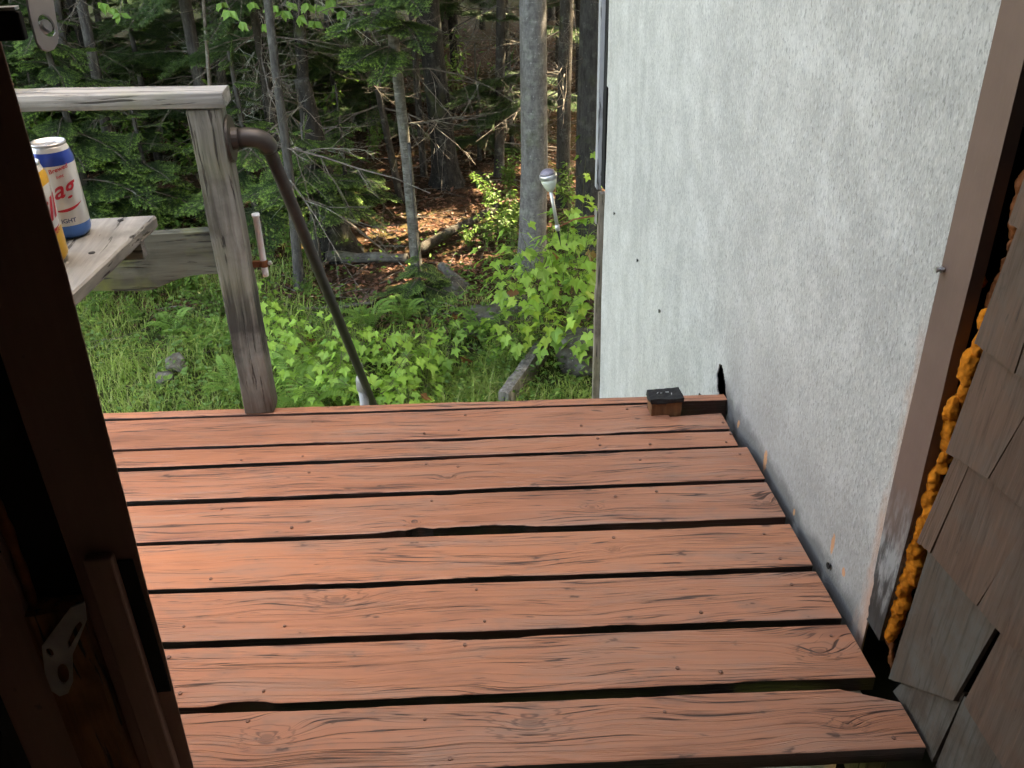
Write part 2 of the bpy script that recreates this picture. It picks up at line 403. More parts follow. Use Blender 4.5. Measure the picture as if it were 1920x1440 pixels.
M = dict(
    deck=mat_deck(), panel=mat_panel(),
    post=mat_weathered('weathered_post', 2, (.095, .086, .074), (.30, .285, .25), .2, burn=(.02, .16)),
    rail=mat_weathered('weathered_rail', 0, (.165, .158, .146), (.33, .315, .29), .3),
    beam=mat_weathered('mossy_beam', 0, (.060, .058, .046), (.15, .148, .115), .9),
    shelf=mat_weathered('weathered_shelf', 1, (.15, .147, .14), (.28, .272, .258), .1),
    cornerwood=mat_weathered('corner_wood', 2, (.13, .10, .078), (.30, .25, .20), .2),
    flash=mat_weathered('flashing', 2, (.30, .295, .30), (.40, .395, .40), .0),
    trim=mat_brown('brown_trim_paint', (.155, .094, .075), 2, .25),
    shingle=mat_brown('brown_shingle_stain', (.125, .074, .054), 2, .45),
    shingle_grey=mat_weathered('grey_bare_shingle', 2, (.085, .072, .062), (.135, .122, .108), .35),
    jamb=mat_brown('dark_jamb_paint', (.30, .175, .135), 2, .2),
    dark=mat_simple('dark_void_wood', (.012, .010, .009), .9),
    room=mat_simple('dim_room_wall', (.42, .34, .28), .9),
    tar=mat_simple('black_tar_paper', (.012, .011, .011), .7),
    foam=mat_simple('orange_foam', (.56, .165, .012), 1.0, 0, .8, 60, .7),
    foamdark=mat_simple('old_dark_foam', (.16, .045, .010), .75, 0, .6, 40, .4),
    char=mat_simple('charred_wood', (.018, .017, .017), .65, 0, .8, 60, .8),
    charside=mat_weathered('scorched_post_side', 2, (.12, .055, .028), (.28, .13, .06), .0),
    steel=mat_simple('galvanised_steel', (.50, .50, .51), .38, .7, .12, 30),
    plate=mat_simple('painted_steel_plate', (.42, .41, .42), .5, .3, .25, 25),
    plate_dull=mat_simple('dull_latch_plate', (.34, .31, .29), .6, .2, .5, 25),
    pipe=mat_simple('brown_pipe_paint', (.056, .047, .041), .42, .2, .4, 18),
    pipegrey=mat_simple('grey_pipe_paint', (.25, .24, .235), .5, .3, .2, 18),
    rust=mat_simple('rusty_iron', (.20, .075, .035), .8, .2, .5, 50, .4),
    plastic=mat_simple('white_plastic', (.84, .86, .88), .35, 0, .05, 30, 0),
    screw=mat_simple('screw_head', (.24, .12, .085), .5, .15, .3, 60),
    rock=mat_bark('lichen_rock', (.050, .045, .036), (.125, .115, .095), .35, (7, 7, 7), .6),
    ground=mat_ground(),
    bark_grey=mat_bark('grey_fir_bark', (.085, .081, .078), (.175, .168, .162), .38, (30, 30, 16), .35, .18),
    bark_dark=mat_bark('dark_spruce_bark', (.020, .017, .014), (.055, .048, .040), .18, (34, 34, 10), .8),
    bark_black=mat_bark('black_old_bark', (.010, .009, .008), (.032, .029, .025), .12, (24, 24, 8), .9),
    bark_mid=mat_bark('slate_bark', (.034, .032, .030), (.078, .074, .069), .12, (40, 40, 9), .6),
    bark_birch=mat_bark('banded_pale_bark', (.060, .056, .048), (.135, .128, .112), .28, (20, 20, 20), .35, .55),
    twig=mat_bark('dead_twig', (.060, .050, .040), (.15, .13, .11), .5, (20, 20, 20), .2),
    twiggreen=mat_simple('green_stem', (.09, .085, .04), .7),
    maple=mat_leaf('maple_leaf', (.230, .420, .060), (.340, .530, .095), (.125, .285, .055), .45, islands=False, brown=.025),
    maple_sun=mat_leaf('sunlit_maple_leaf', (.30, .46, .06), (.38, .52, .08), None, .5, islands=False),  # brighter copy of the leaf; the sun spot is put into its colour
    broad=mat_leaf('understory_leaf', (.060, .135, .022), (.115, .215, .036), (.16, .26, .04), .40),
    fern=mat_leaf('fern_green', (.13, .27, .05), (.20, .35, .07), None, .4),
    grass=mat_leaf('grass_blades', (.185, .300, .055), (.320, .440, .105), (.46, .46, .20), .35),
    crown=mat_leaf('crown_foliage', (.030, .075, .018), (.065, .130, .030), None, .3),
    litter=mat_leaf('brown_leaf_litter', (.055, .024, .014), (.145, .060, .034), (.25, .125, .080), .12),
    needles=mat_needles(),
    lichen=mat_simple('grey_lichen', (.30, .33, .28), .9, 0, .3, 60),
)

# ------------------------------------------------------------------ ground
def build_ground():
    mb = MB()
    xs = np.unique(np.concatenate([np.linspace(-60, -8, 20), np.linspace(-8, 8, 110), np.linspace(8, 60, 20)]))
    ys = np.unique(np.concatenate([np.linspace(-30, 2, 14), np.linspace(2, 14, 90), np.linspace(14, 30, 45), np.linspace(30, 90, 16)]))
    for y in ys:
        for x in xs: mb.v.append((x, y, gz(x, y) + (max(0, y-30)*.12)))
    n = len(xs)
    for j in range(len(ys)-1):
        for i in range(n-1):
            a = j*n+i; mb.f.append((a, a+1, a+n+1, a+n))
    obj('ground', mb, M['ground'], smooth=True, origin=(0,0,0), kind='structure')
build_ground()

# ------------------------------------------------------------------ deck
SL = -0.067
def jag(x, s, amp, k=0.0): 
    return amp*mn.noise(Vector((x*5+s*7.7, s*3.1, 0))) + amp*.7*mn.noise(Vector((x*19+s*2.7, s*1.3, 5))) 
def plank_mesh(yL_b, yR_b, yL_f, yR_f, x0, x1, xcut=None, seed=0, chips=(), zt=0.0, th=.038, notch=None):
    """a board from x0 to x1; y given at X=-.6 and X=.8 for back and front edge; small bevel, uneven arris"""
    mb = MB(); N = 120
    def lin(a, b, x): return a + (b-a)*(x+.6)/1.4
    rows = []
    for i in range(N+1):
        x = x0 + (x1-x0)*i/N
        yb = lin(yL_b, yR_b, x) + jag(x, seed, .0016); yf = lin(yL_f, yR_f, x) + jag(x, seed+50, .0016)
        dz = .0012*mn.noise(Vector((x*2, seed, 3)))
        for (cx, w_, d_, back) in chips:
            k = math.exp(-((x-cx)/w_)**4) * (.55+.45*mn.noise(Vector((x*60, seed, 9))))
            if back: yb -= d_*k
            else: yf += d_*k
        if notch and x > notch[0]: yb = min(yb, lin(notch[1], notch[2], x))
        e = .0035; er = .0035
        xe = x
        if i == N: pass
        rows.append([(xe, yb, zt-th), (xe, yb, zt-er+dz), (xe, yb-e, zt+dz), (xe, (yb+yf)/2, zt+dz+.0008), (xe, yf+e, zt+dz), (xe, yf+.0005, zt-er*.4+dz), (xe, yf, zt-er*1.6+dz), (xe, yf, zt-th)])
    if xcut is not None:
        for k in range(len(rows[-1])):
            a = rows[-1][k]; rows[-1][k] = (xcut(a[1]), a[1], a[2])
    k = len(rows[0])
    for r in rows: mb.v += r
    for i in range(N):
        for j in range(k):
            a = i*k+j; b = i*k+(j+1) % k
            mb.f.append((a, b, b+k, a+k))
    mb.f.append(tuple(range(k))[::-1]); mb.f.append(tuple(N*k+j for j in range(k)))
    return mb
deck = thing('deck', 'salmon painted wooden deck of worn planks in front of the doorway', 'deck', (-.1, 1.8, -.25)); deck['kind'] = 'thing'
XL = -1.28
def endx(x): return lambda y: x
PL = [  # back L,R  front L,R, right end, chips
    (2.495, 2.391, 2.335, 2.238, .826, ((.45, .05, -.004, False),), (.655, 2.33, 2.325)),
    (2.324, 2.228, 2.241, 2.150, .824, ((.02, .06, .008, True),), None),
    (2.221, 2.137, 2.076, 1.981, .845, ((-.12, .12, .005, True), (.16, .08, .006, False)), None),
    (2.060, 1.971, 1.904, 1.817, .845, ((.04, .16, .019, False), (-.12, .06, .010, False), (.10, .07, .006, False), (-.02, .03, .006, True)), None),
    (1.887, 1.789, 1.722, 1.628, .843, ((.53, .08, .006, True), (.05, .10, .006, False)), None),
    (1.709, 1.611, 1.552, 1.454, .842, ((-.2, .06, .004, True), (.34, .05, .006, False)), None),
    (1.534, 1.437, 1.368, 1.283, .844, ((-.455, .055, .016, False), (.06, .09, .010, True), (.62, .07, .005, False)), None),
    (1.352, 1.257, 1.190, 1.107, .863, ((-.28, .12, .006, True), (.2, .2, .004, True)), None),
]
planks = []
for i, (bl, br, fl, fr, xe, ch, nc) in enumerate(PL):
    mb = plank_mesh(bl, br, fl, fr, XL, xe, None, i+1, ch, zt=U(-.002, .002), notch=nc)
    if i == 7:   # near board: far right corner cut off
        vv = []
        for (x, y, z) in mb.v:
            if x > .72 and y > 1.20: y = y - max(0, (x-.755))*.36
            vv.append((x, y, z))
        mb.v = vv
    o = obj('plank', mb, M['deck'], deck); planks.append(o)
# rim joist behind the first plank, its top painted too
mb = MB()
rim = plank_mesh(2.535, 2.430, 2.4985, 2.3935, XL, .864, None, 21, (), zt=.004, th=.15)
obj('rim_joist', rim, M['deck'], deck)
for x in (-1.15, -.62, -.08, .42, .80):
    mb = MB(); mb.box((x-.019, 1.14, -.19), (x+.019, 2.36-.067*(x+.1), -.041)); obj('joist', mb, M['cornerwood'], deck)
for x, y in ((-1.15, 1.3), (.45, 1.3), (-1.15, 2.35)):
    mb = MB(); mb.box((x-.045+.07, y-.045, gz(x, y)-.1), (x+.045+.07, y+.045, -.045)); obj('support_post', mb, M['cornerwood'], deck)
# screws and nails in the boards (sub-parts of their plank)
smb = MB(); smb.lathe([(.0001, .0012), (.0018, .0010), (.0022, .0016), (.0042, .0012), (.0046, -.001)][::-1], (0,0,0), 10)
sme = smb.mesh('screw', M['screw'])
nmb = MB(); nmb.lathe([(.0036, -.001), (.0036, .0008), (.0028, .0014), (.0001, .0016)], (0,0,0), 9)
nme = nmb.mesh('nail', M['screw'])
random.seed(3)
for i, (bl, br, fl, fr, xe, ch, nc) in enumerate(PL):
    for x in (-.62, -.42, -.06, .03, .42, .55, .79):
        for s in (.22, .78):
            if R() < .60: continue
            xx = x + U(-.03, .03)
            yb = bl+(br-bl)*(xx+.6)/1.4; yf = fl+(fr-fl)*(xx+.6)/1.4
            yy = yf+(yb-yf)*(s+U(-.08, .08))
            nail = R() < .4
            o = inst('nail' if nail else 'screw', nme if nail else sme, planks[i], Matrix.Translation(Vector((xx, yy, .0016)) - wloc(deck)))

# charred cut-off post in the notch
def rough_box(lo, hi, n=6, amp=.003, seed=0, taper=0.0):
    bm = bmesh.new(); bmesh.ops.create_cube(bm, size=1)
    bmesh.ops.subdivide_edges(bm, edges=bm.edges[:], cuts=n, use_grid_fill=True)
    c = [(a+b)/2 for a, b in zip(lo, hi)]; s = [b-a for a, b in zip(lo, hi)]
    mb = MB()
    bm.verts.ensure_lookup_table()
    for v in bm.verts:
        k = 1 - taper*max(0, v.co.z)
        p = Vector((c[0]+v.co.x*s[0]*k, c[1]+v.co.y*s[1]*k, c[2]+v.co.z*s[2]))
        p += mn.noise_vector(p*30+Vector((seed, 0, 0)))*amp + mn.noise_vector(p*90+Vector((seed, 0, 0)))*amp*.5
        mb.v.append(tuple(p))
    for f in bm.faces: mb.f.append(tuple(v.index for v in f.verts))
    bm.free(); return mb
st = thing('post_stub', 'charred black cut-off post stub at the far right edge of the deck', 'post', (.657, 2.372, -.10))
obj('stub_body', rough_box((.612, 2.333, -.10), (.704, 2.387, .047), 7, .0022, 1), M['charside'], st)
mb = rough_box((.606, 2.326, .044), (.709, 2.392, .060), 8, .0045, 5, .05); obj('charred_top', mb, M['char'], st)
for k in range(4):
    a = Vector((U(.62, .69), U(2.34, 2.38), .0655)); d = Vector((U(-.02, .02), U(-.01, .01), 0)); mb = MB(); mb.tube([a, a+d], [.0022, .0012], 4)
    obj('pale_splinter', mb, M['plate'], st)

# ------------------------------------------------------------------ grey panel building on the right
WX = .872
def panel_disp(y, z):
    d = .004*mn.noise(Vector((y*1.4, z*1.1, 0))) + .0025*mn.noise(Vector((y*5, z*1.2, 9)))
    d -= .018*math.exp(-((y-2.24)/.07)**2-((z+.02)/.07)**2)
    d -= .006*math.exp(-((y-2.40)/.04)**2-((z-.03)/.05)**2)
    return d
def sheet(y0, y1, z0, z1, xoff, hole=None, fine=None, th=.006):
    ys = set(np.linspace(y0, y1, int((y1-y0)/.06)+2)); zs = set(np.linspace(z0, z1, int((z1-z0)/.07)+2))
    if fine:
        ys |= set(np.arange(fine[0], fine[1], .0045)); zs |= set(np.arange(fine[2], fine[3], .0055))
    ys = sorted(ys); zs = sorted(zs)
    mb = MB(); n = len(ys)
    for z in zs:
        for y in ys:
            e = 0
            if y1-y < 1e-6 and 1 : e = .010*mn.noise(Vector((z*2.2, 3, 0))) + .006*mn.noise(Vector((z*9, 3, 0)))
            mb.v.append((WX+xoff+panel_disp(y, z), y+e, z))
    for j in range(len(zs)-1):
        for i in range(n-1):
            if hole and hole((ys[i]+ys[i+1])/2, (zs[j]+zs[j+1])/2): continue
            a = j*n+i; mb.f.append((a, a+n, a+n+1, a+1))
    return mb
HOLE = [(2.508, .066), (2.527, .02), (2.516, -.022), (2.496, -.045), (2.412, -.045), (2.398, .003), (2.414, .036), (2.462, .058), (2.49, .074)]
def hole(y, z):
    # ragged torn hole
    y += .008*mn.noise(Vector((y*50, z*40, 0))); z += .006*mn.noise(Vector((y*60, z*50, 3)))
    ins = False; n = len(HOLE)
    for i in range(n):
        (a, b), (c, d) = HOLE[i], HOLE[(i+1) % n]
        if (b > z) != (d > z) and y < (c-a)*(z-b)/(d-b)+a: ins = not ins
    return ins
def solid(o): o['kind'] = 'thing'; return o
pw = solid(thing('panel_wall', 'light grey fibre panel wall beside the deck with a torn hole near its base', 'wall', (1.4, 3.0, -1.6)))
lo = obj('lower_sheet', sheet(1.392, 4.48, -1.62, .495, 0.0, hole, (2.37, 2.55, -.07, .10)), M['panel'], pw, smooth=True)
PWOBJ = lo; m = lo.modifiers.new('thickness', 'SOLIDIFY'); m.thickness = .004; m.offset = 1; es = PWOBJ.modifiers.new('split', 'EDGE_SPLIT'); es.split_angle = math.radians(40)
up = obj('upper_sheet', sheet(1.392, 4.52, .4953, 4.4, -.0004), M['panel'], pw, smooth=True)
PWOBJ = up; m = up.modifiers.new('thickness', 'SOLIDIFY'); m.thickness = .004; m.offset = 1; es = PWOBJ.modifiers.new('split', 'EDGE_SPLIT'); es.split_angle = math.radians(40)
mb = MB(); mb.box((.96, 1.30, -1.62), (4.6, 4.62, 4.4)); obj('wall_core', mb, M['tar'], pw)
mb = MB(); mb.box((.74, 1.1, 4.402), (4.8, 4.75, 4.50)); obj('roof_slab', mb, M['cornerwood'], pw)
# board and metal edge at the far corner
mb = MB()
zs = np.linspace(-1.7, -.035, 40)
for z in zs:
    nx = .004*mn.noise(Vector((z*3, 0, 1)))
    x0 = .836+nx+(.006 if z > -.55 else 0); x1 = .893
    for q in ((x0, 4.5), (x1, 4.5), (x1, 4.545), (x0, 4.545)): mb.v.append((q[0], q[1], z))
for i in range(len(zs)-1):
    for k in range(4): a = i*4+k; b = i*4+(k+1) % 4; mb.f.append((a, b, b+4, a+4))
mb.f.append((3,2,1,0)); e = (len(zs)-1)*4; mb.f.append((e,e+1,e+2,e+3))
obj('corner_board', mb, M['cornerwood'], pw)
mb = MB(); mb.box((.850, 4.62, -.05), (.872, 4.68, 4.4)); obj('metal_edge_strip', mb, M['flash'], pw)
mb = MB(); mb.box((.874, 4.555, -.03), (.958, 4.69, 4.4)); obj('corner_gap_shade', mb, M['tar'], pw)  # solid black box; its colour stands for the shade in the gap
# roofing nails standing out of the sheet
nb = MB(); nb.tube([(0.004,0,0), (-.006,0,0)], .0016, 6); nb.tube([(-.006,0,0), (-.0075,0,0)], .0055, 9); nb_me = nb.mesh('sheet_nail', M['tar'])
for px, py in ((1155, 400), (1198, 488), (1241, 583), (1316, 741), (1560, 1060)):
    p = at_x(px, py, WX); p.x = WX + panel_disp(p.y, p.z)
    inst('nail', nb_me, pw, Matrix.Translation(p - wloc(pw)) @ Matrix.Scale(1.5, 4))
# brown trim board closing the near edge of the sheet
mb = MB(); N = 80
for i in range(N+1):
    z = .05 + (4.4-.05)*(i/N)**2.0
    ya = 1.408 + .002*mn.noise(Vector((z*4, 2, 0))); yb = 1.319 + .0025*mn.noise(Vector((z*6, 5, 0)))
    if z < .35: yb += .018*(1-z/.35)*.6; ya -= .012*(1-z/.35)
    if z < .16: ya -= .012*mn.noise(Vector((z*40, 1, 0)))+.006
    for q in ((.864, ya), (.864, yb), (.888, yb), (.888, ya)): mb.v.append((q[0], q[1], z))
for i in range(N):
    for k in range(4): a = i*4+k; b = i*4+(k+1) % 4; mb.f.append((a, a+4, b+4, b))
mb.f.append((0,1,2,3)); e = N*4; mb.f.append((e+3,e+2,e+1,e))
t = NT('trim_paint_peeling'); p = t.pos(); x, y, z = t.xyz(p)
nz = t.noise(t.mapv(p, (60, 60, 14)), 1.0, 5, .65); n3 = t.noise(p, 8, 4)
c = t.mix(t.mapr(n3, .3, .7), (.150, .092, .074), (.185, .115, .092))
pe = t.mapr(t.math('ADD', z, t.math('MULTIPLY', t.math('SUBTRACT', n3, .5), .25)), .28, .40, 1, 0)
c = t.mix(pe, c, t.mix(t.mapr(nz, .42, .58), (.06, .058, .058), (.28, .275, .27)))
ro = t.mapr(t.math('ADD', z, t.math('MULTIPLY', t.math('SUBTRACT', nz, .5), .2)), .10, .20, .9, 0)
c = t.mix(ro, c, (.02, .019, .018))
sc_ = t.noise(t.mapv(p, (90, 90, 9), loc=(0, 3, 1)), 1.0, 2); c = t.mix(t.mapr(sc_, .74, .78, 0, .6), c, (.24, .19, .16))
t.princ(c, .55, 0, t.bump(nz, .2, .002), .4); M['trimpeel'] = t.m
obj('trim_board', mb, M['trimpeel'], pw)
# bolt standing out of the trim
b = at_x(1768, 505, .862)
bo = MB(); bo.tube([b+Vector((.02, 0, 0)), b+Vector((-.012, 0, 0))], .0032, 8); bo.tube([b+Vector((-.002, 0, 0)), b+Vector((-.006, 0, 0))], .0062, 6); bo.tube([b+Vector((-.010, .0, 0)), b+Vector((-.014, 0, 0))], .0052, 6)
obj('bolt', bo, M['steel'], pw)

# ------------------------------------------------------------------ shingled wall on the near right, foam in the joint
sw = solid(thing('shingled_wall', 'brown shingled wall at the right with orange foam along its edge', 'wall', (.95, 1.0, -.1)))
mb = MB(); mb.box((.905, .80, -.3), (.955, 1.236, 2.35)); obj('backing_board', mb, M['tar'], sw)
mb = MB(); mb.box((.925, 1.237, -.3), (.955, 1.33, 2.35)); obj('joint_back', mb, M['tar'], sw)
def shingle(pts, mat, lift=0.0, th=.009):
    """pts: photo corners top-left, top-right, bottom-right, bottom-left of one shingle in the wall plane; split cedar, so the butt is uneven"""
    P = [at_x(px, py, WX - .002) for px, py in pts]
    sd = pts[0][0]*.37; n = 16; mb = MB()
    for i in range(n+1):
        f = i/n; tp = P[0].lerp(P[1], f); bt = P[3].lerp(P[2], f)
        bt = bt + Vector((0, 0, .0022*mn.noise(Vector((f*5+sd, 0, 0))) + .0014*mn.noise(Vector((f*19+sd, 1, 0)))))
        u = .0009*mn.noise(Vector((f*9+sd, 3, 0)))+.0006*mn.noise(Vector((f*31+sd, 5, 0)))
        cup = .0016*(2*f-1)**2*math.sin(sd)
        xt = WX+.006-lift*.3; xb = WX-.002-lift+u-cup
        md = tp.lerp(bt, .6)
        mb.v += [(xt+u*.4, tp.y, tp.z), (xt+(xb-xt)*.6+u*.5, md.y, md.z), (xb, bt.y, bt.z), (xb+th, bt.y, bt.z+.0005), (xt+th, tp.y, tp.z)]
    for i in range(n):
        for k in range(5): a = i*5+k; b = i*5+(k+1) % 5; mb.f.append((a, b, b+5, a+5))
    mb.f.append((4,3,2,1,0)); e = n*5; mb.f.append(tuple(e+k for k in range(5)))
    return obj('shingle', mb, M[mat], sw)
def mat_shingle(name, c, grey, greymix):
    t = NT(name); p = t.pos(); r = t.rnd()
    vv = t.n('ShaderNodeVectorMath', operation='ADD'); t.l(p, vv.inputs[0]); t.l(t.comb(0., t.math('MULTIPLY', r, 5.), t.math('MULTIPLY', r, 3.)), vv.inputs[1]); v = vv.outputs[0]
    g = t.noise(t.mapv(v, (90, 95, 5)), 1.0, 4, .65); b = t.noise(v, 11, 5, .65); f = t.noise(t.mapv(v, (40, 60, 14)), 1.0, 4, .7)
    cc = t.mix(r, tuple(q*.82 for q in c), tuple(q*1.15 for q in c))
    cc = t.mix(t.mapr(b, .42, .62, 0, greymix), cc, grey)
    cc = t.mix(t.mapr(g, .50, .66, 0, .55), cc, tuple(q*.5 for q in c))
    cc = t.mix(t.mapr(g, .46, .34, 0, .40), cc, tuple(q*1.45 for q in c))
    cc = t.mix(t.mapr(f, .62, .72, 0, .6), cc, (.035, .027, .022))
    t.princ(cc, .75, 0, t.bump(g, .45, .003), .25); return t.m
M['shingle'] = mat_shingle('brown_shingle_stain', (.112, .064, .044), (.105, .080, .064), .55)
M['shingle_grey'] = mat_shingle('grey_bare_shingle', (.078, .056, .042), (.092, .083, .071), .95)
S = 'shingle'; Gm = 'shingle_grey'
shingle([(1955, 215), (2010, 255), (1975, 465), (1902, 417)], S, .009)           # topmost
shingle([(1985, 60), (2100, 150), (2040, 300), (1930, 235)], S, .010)
shingle([(1906, 412), (1970, 460), (1911, 699), (1836, 643)], S, .007)
shingle([(1972, 462), (2060, 520), (2000, 765), (1913, 700)], S, .0065)
shingle([(1841, 645), (1945, 725), (1858, 897), (1779, 848)], S, .005)
shingle([(1946, 726), (2040, 795), (1960, 985), (1859, 898)], S, .0055)
shingle([(1786, 846), (1815, 860), (1747, 1037), (1723, 1016)], S, .003)
shingle([(1814, 865), (1932, 965), (1832, 1136), (1748, 1038)], S, .003)
shingle([(1931, 958), (2050, 1060), (1960, 1280), (1834, 1137)], S, .0032)
shingle([(1735, 1028), (1868, 1160), (1789, 1314), (1668, 1272), ], Gm, .001)
shingle([(1880, 1165), (2010, 1300), (1920, 1500), (1806, 1318)], S, .0012)
shingle([(1702, 1262), (1800, 1300), (1747, 1428), (1674, 1296)], Gm, -.002)
shingle([(1799, 1306), (1925, 1440), (1870, 1600), (1752, 1436)], Gm, -.0022)
shingle([(1926, 1445), (2050, 1600), (1980, 1720), (1872, 1604)], S, -.002)
shingle([(2002, 300), (2100, 360), (2060, 530), (1975, 468)], S, .008)
shingle([(2002, 768), (2110, 850), (2060, 1060), (1962, 985)], S, .005)
# expanded foam: two lumpy beads in the open joint
def foam_bead(pts, rads, seed, mat, name, xo):
    """expanded foam: many swollen bubbles fused into one skin"""
    random.seed(900+seed); P = [at_x(px, py, xo) for px, py in pts]; bm = bmesh.new()
    for i in range(len(P)-1):
        n = max(2, int((P[i+1]-P[i]).length/.012))
        for k in range(n):
            f = k/n; q = P[i].lerp(P[i+1], f); r = (rads[i]+(rads[i+1]-rads[i])*f)*(1.1+.5*mn.noise(Vector((q.z*17, seed, 0))))
            for b_ in range(2):
                rr = r*U(.75, 1.35); c = q+Vector((U(-.4, .5)*r, U(-.55, .55)*r, U(-.5, .5)*r))
                bmesh.ops.create_icosphere(bm, subdivisions=2, radius=1, matrix=Matrix.Translation(c) @ Matrix.Diagonal((rr*.8, rr*U(.7, 1.1), rr*U(.9, 1.9), 1)))
    mb = MB(); bm.verts.index_update(); mb.v = [tuple(v.co+mn.noise_vector(v.co*110)*.0030) for v in bm.verts]; mb.f = [tuple(v.index for v in f.verts) for f in bm.faces]; bm.free()
    o = obj(name, mb, M[mat], sw, smooth=True)
    m = o.modifiers.new('fuse', 'REMESH'); m.mode = 'VOXEL'; m.voxel_size = .0020; m.use_smooth_shade = True
    dg = bpy.context.evaluated_depsgraph_get(); me = bpy.data.meshes.new_from_object(o.evaluated_get(dg)); o.modifiers.clear(); o.data = me
    for v in me.vertices: v.co += mn.noise_vector((v.co+o.location)*260)*.0007+mn.noise_vector(v.co*90)*.0022
    me.update()
    if not me.materials: me.materials.append(M[mat])
    return o
foam_bead([(1848, 585), (1842, 625), (1828, 665), (1812, 720), (1798, 765), (1782, 790), (1778, 845), (1770, 868)], [.006, .008, .012, .013, .010, .016, .010, .008], 3, 'foam', 'foam_bead', .893)
foam_bead([(1790, 770), (1765, 785), (1746, 800)], [.012, .009, .003], 13, 'foam', 'foam_bead', .884)
foam_bead([(1772, 860), (1755, 900), (1742, 955), (1726, 1000), (1712, 1045), (1702, 1090), (1690, 1135), (1674, 1168), (1662, 1192)], [.007, .012, .014, .013, .015, .013, .014, .016, .010], 5, 'foam', 'foam_bead', .888)
foam_bead([(1838, 515), (1835, 545)], [.004, .010], 8, 'foam', 'foam_bead', .897)
foam_bead([(1668, 1200), (1672, 1235), (1674, 1275)], [.006, .006, .004], 18, 'foamdark', 'foam_bead', .896)
foam_bead([(1932, 330), (1915, 395), (1905, 440), (1893, 475), (1878, 525), (1862, 575), (1856, 640)], [.009, .012, .010, .009, .010, .009, .006], 9, 'foamdark', 'foam_bead', .908)

# ------------------------------------------------------------------ the house round the camera: dark interior, left door jamb
hs = solid(thing('house', 'dark house interior that the deck is seen from', 'house', (0, -.6, -.1)))
def hb(name, lo, hi, m='jamb'):
    mb = MB(); mb.box(lo, hi); return obj(name, mb, M[m], hs)
hb('floor', (-1.9, -3, -.12), (1.6, 1.085, -.04), 'room')
hb('ceiling', (-1.9, -3, 2.3), (1.6, .99, 2.4), 'room')
hb('back_wall', (-1.9, -3.1, -.04), (1.6, -3.0, 2.3), 'room')
hb('side_wall', (-2.0, -3, -.04), (-1.9, .96, 2.3), 'room')
hb('side_wall', (1.5, -3, -.04), (1.6, .80, 2.3), 'room')
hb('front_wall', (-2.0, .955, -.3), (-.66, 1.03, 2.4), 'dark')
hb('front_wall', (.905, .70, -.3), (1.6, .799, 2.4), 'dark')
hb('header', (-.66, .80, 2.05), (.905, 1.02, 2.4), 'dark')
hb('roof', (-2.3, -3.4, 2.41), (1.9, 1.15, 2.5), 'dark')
fr = thing('door_frame', 'dark brown door jamb close to the camera at the left with metal latch plates', 'door frame', (-.47, 1.0, -.04))
# outer jamb board, slightly leaning, with a dark sheet for the shade of its notch
mb = MB()
segs = np.linspace(-.035, 2.05, 60)
for z in segs:
    xr = -.412 - .028*max(0, (1.1-z))/1.1 + .0015*mn.noise(Vector((z*7, 0, 3)))
    xl = -.512 + .002*mn.noise(Vector((z*5, 4, 3)))
    for q in ((xl, 1.0), (xr, 1.0), (xr*1.047, 1.045), (xl*1.02, 1.045)): mb.v.append((q[0], q[1], z))
for i in range(len(segs)-1):
    for k in range(4): a = i*4+k; b = i*4+(k+1) % 4; mb.f.append((a, b, b+4, a+4))
mb.f.append((3,2,1,0)); e = (len(segs)-1)*4; mb.f.append((e,e+1,e+2,e+3))
obj('jamb_board', mb, M['jamb'], fr, bevel=.002)
mb = MB(); mb.box((-.490, .984, .27), (-.452, .9995, .705)); obj('door_stop', mb, M['jamb'], fr, bevel=.003)
mb = MB(); mb.box((-.452, .9965, .44), (-.432, .9995, .69)); obj('mortise_shade', mb, M['dark'], fr)  # thin dark sheet on the board face, standing for the recess shade
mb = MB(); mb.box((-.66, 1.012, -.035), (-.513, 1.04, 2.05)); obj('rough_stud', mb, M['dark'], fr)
mb = MB(); mb.box((-.66, .985, -.035), (-.585, 1.010, 2.05)); obj('inner_casing', mb, M['jamb'], fr)
mb = rough_box((-.584, .978, -.03), (-.514, 1.010, .625), 8, .004, 6); obj('split_block', mb, M['charside'], fr)
pf = [(Vector((-.577 + .006*mn.noise(Vector((z*9, 1, 1))), 1.0, z)), .007+.004*mn.noise(Vector((z*30, 2, 1)))) for z in np.linspace(.3, .95, 70)]
mb = MB(); mb.tube([p for p, r in pf], [max(.002, r) for p, r in pf], 9); obj('foam_strip', mb, M['foamdark'], fr, smooth=True)
# strike plate (slotted, with screw holes) low on the jamb
def plate(outline, holes, y, th, name, mat):
    bm = bmesh.new()
    def loop(pts):
        vs = [bm.verts.new(Vector((x, y, z))) for x, z in pts]; return [bm.edges.new((vs[i], vs[(i+1) % len(vs)])) for i in range(len(vs))]
    ed = loop(outline)
    for h in holes: ed += loop(h)
    bmesh.ops.triangle_fill(bm, edges=ed, use_beauty=True)
    r = bmesh.ops.extrude_face_region(bm, geom=bm.faces[:])
    for v in r['geom']:
        if isinstance(v, bmesh.types.BMVert): v.co.y += th
    bmesh.ops.recalc_face_normals(bm, faces=bm.faces[:])
    mb = MB(); bm.verts.ensure_lookup_table(); bm.verts.index_update()
    mb.v = [tuple(v.co) for v in bm.verts]; mb.f = [tuple(v.index for v in f.verts) for f in bm.faces]; bm.free()
    return mb
def ell(cx, cz, a, b, rot=0, n=16):
    o_ = []
    for k in range(n):
        u = 2*math.pi*k/n; x, z = a*math.cos(u), b*math.sin(u)
        o_.append((cx+x*math.cos(rot)-z*math.sin(rot), cz+x*math.sin(rot)+z*math.cos(rot)))
    return o_
def pix(pts, y): return [(at_y(a, b, y).x, at_y(a, b, y).z) for a, b in pts]
y0 = .972
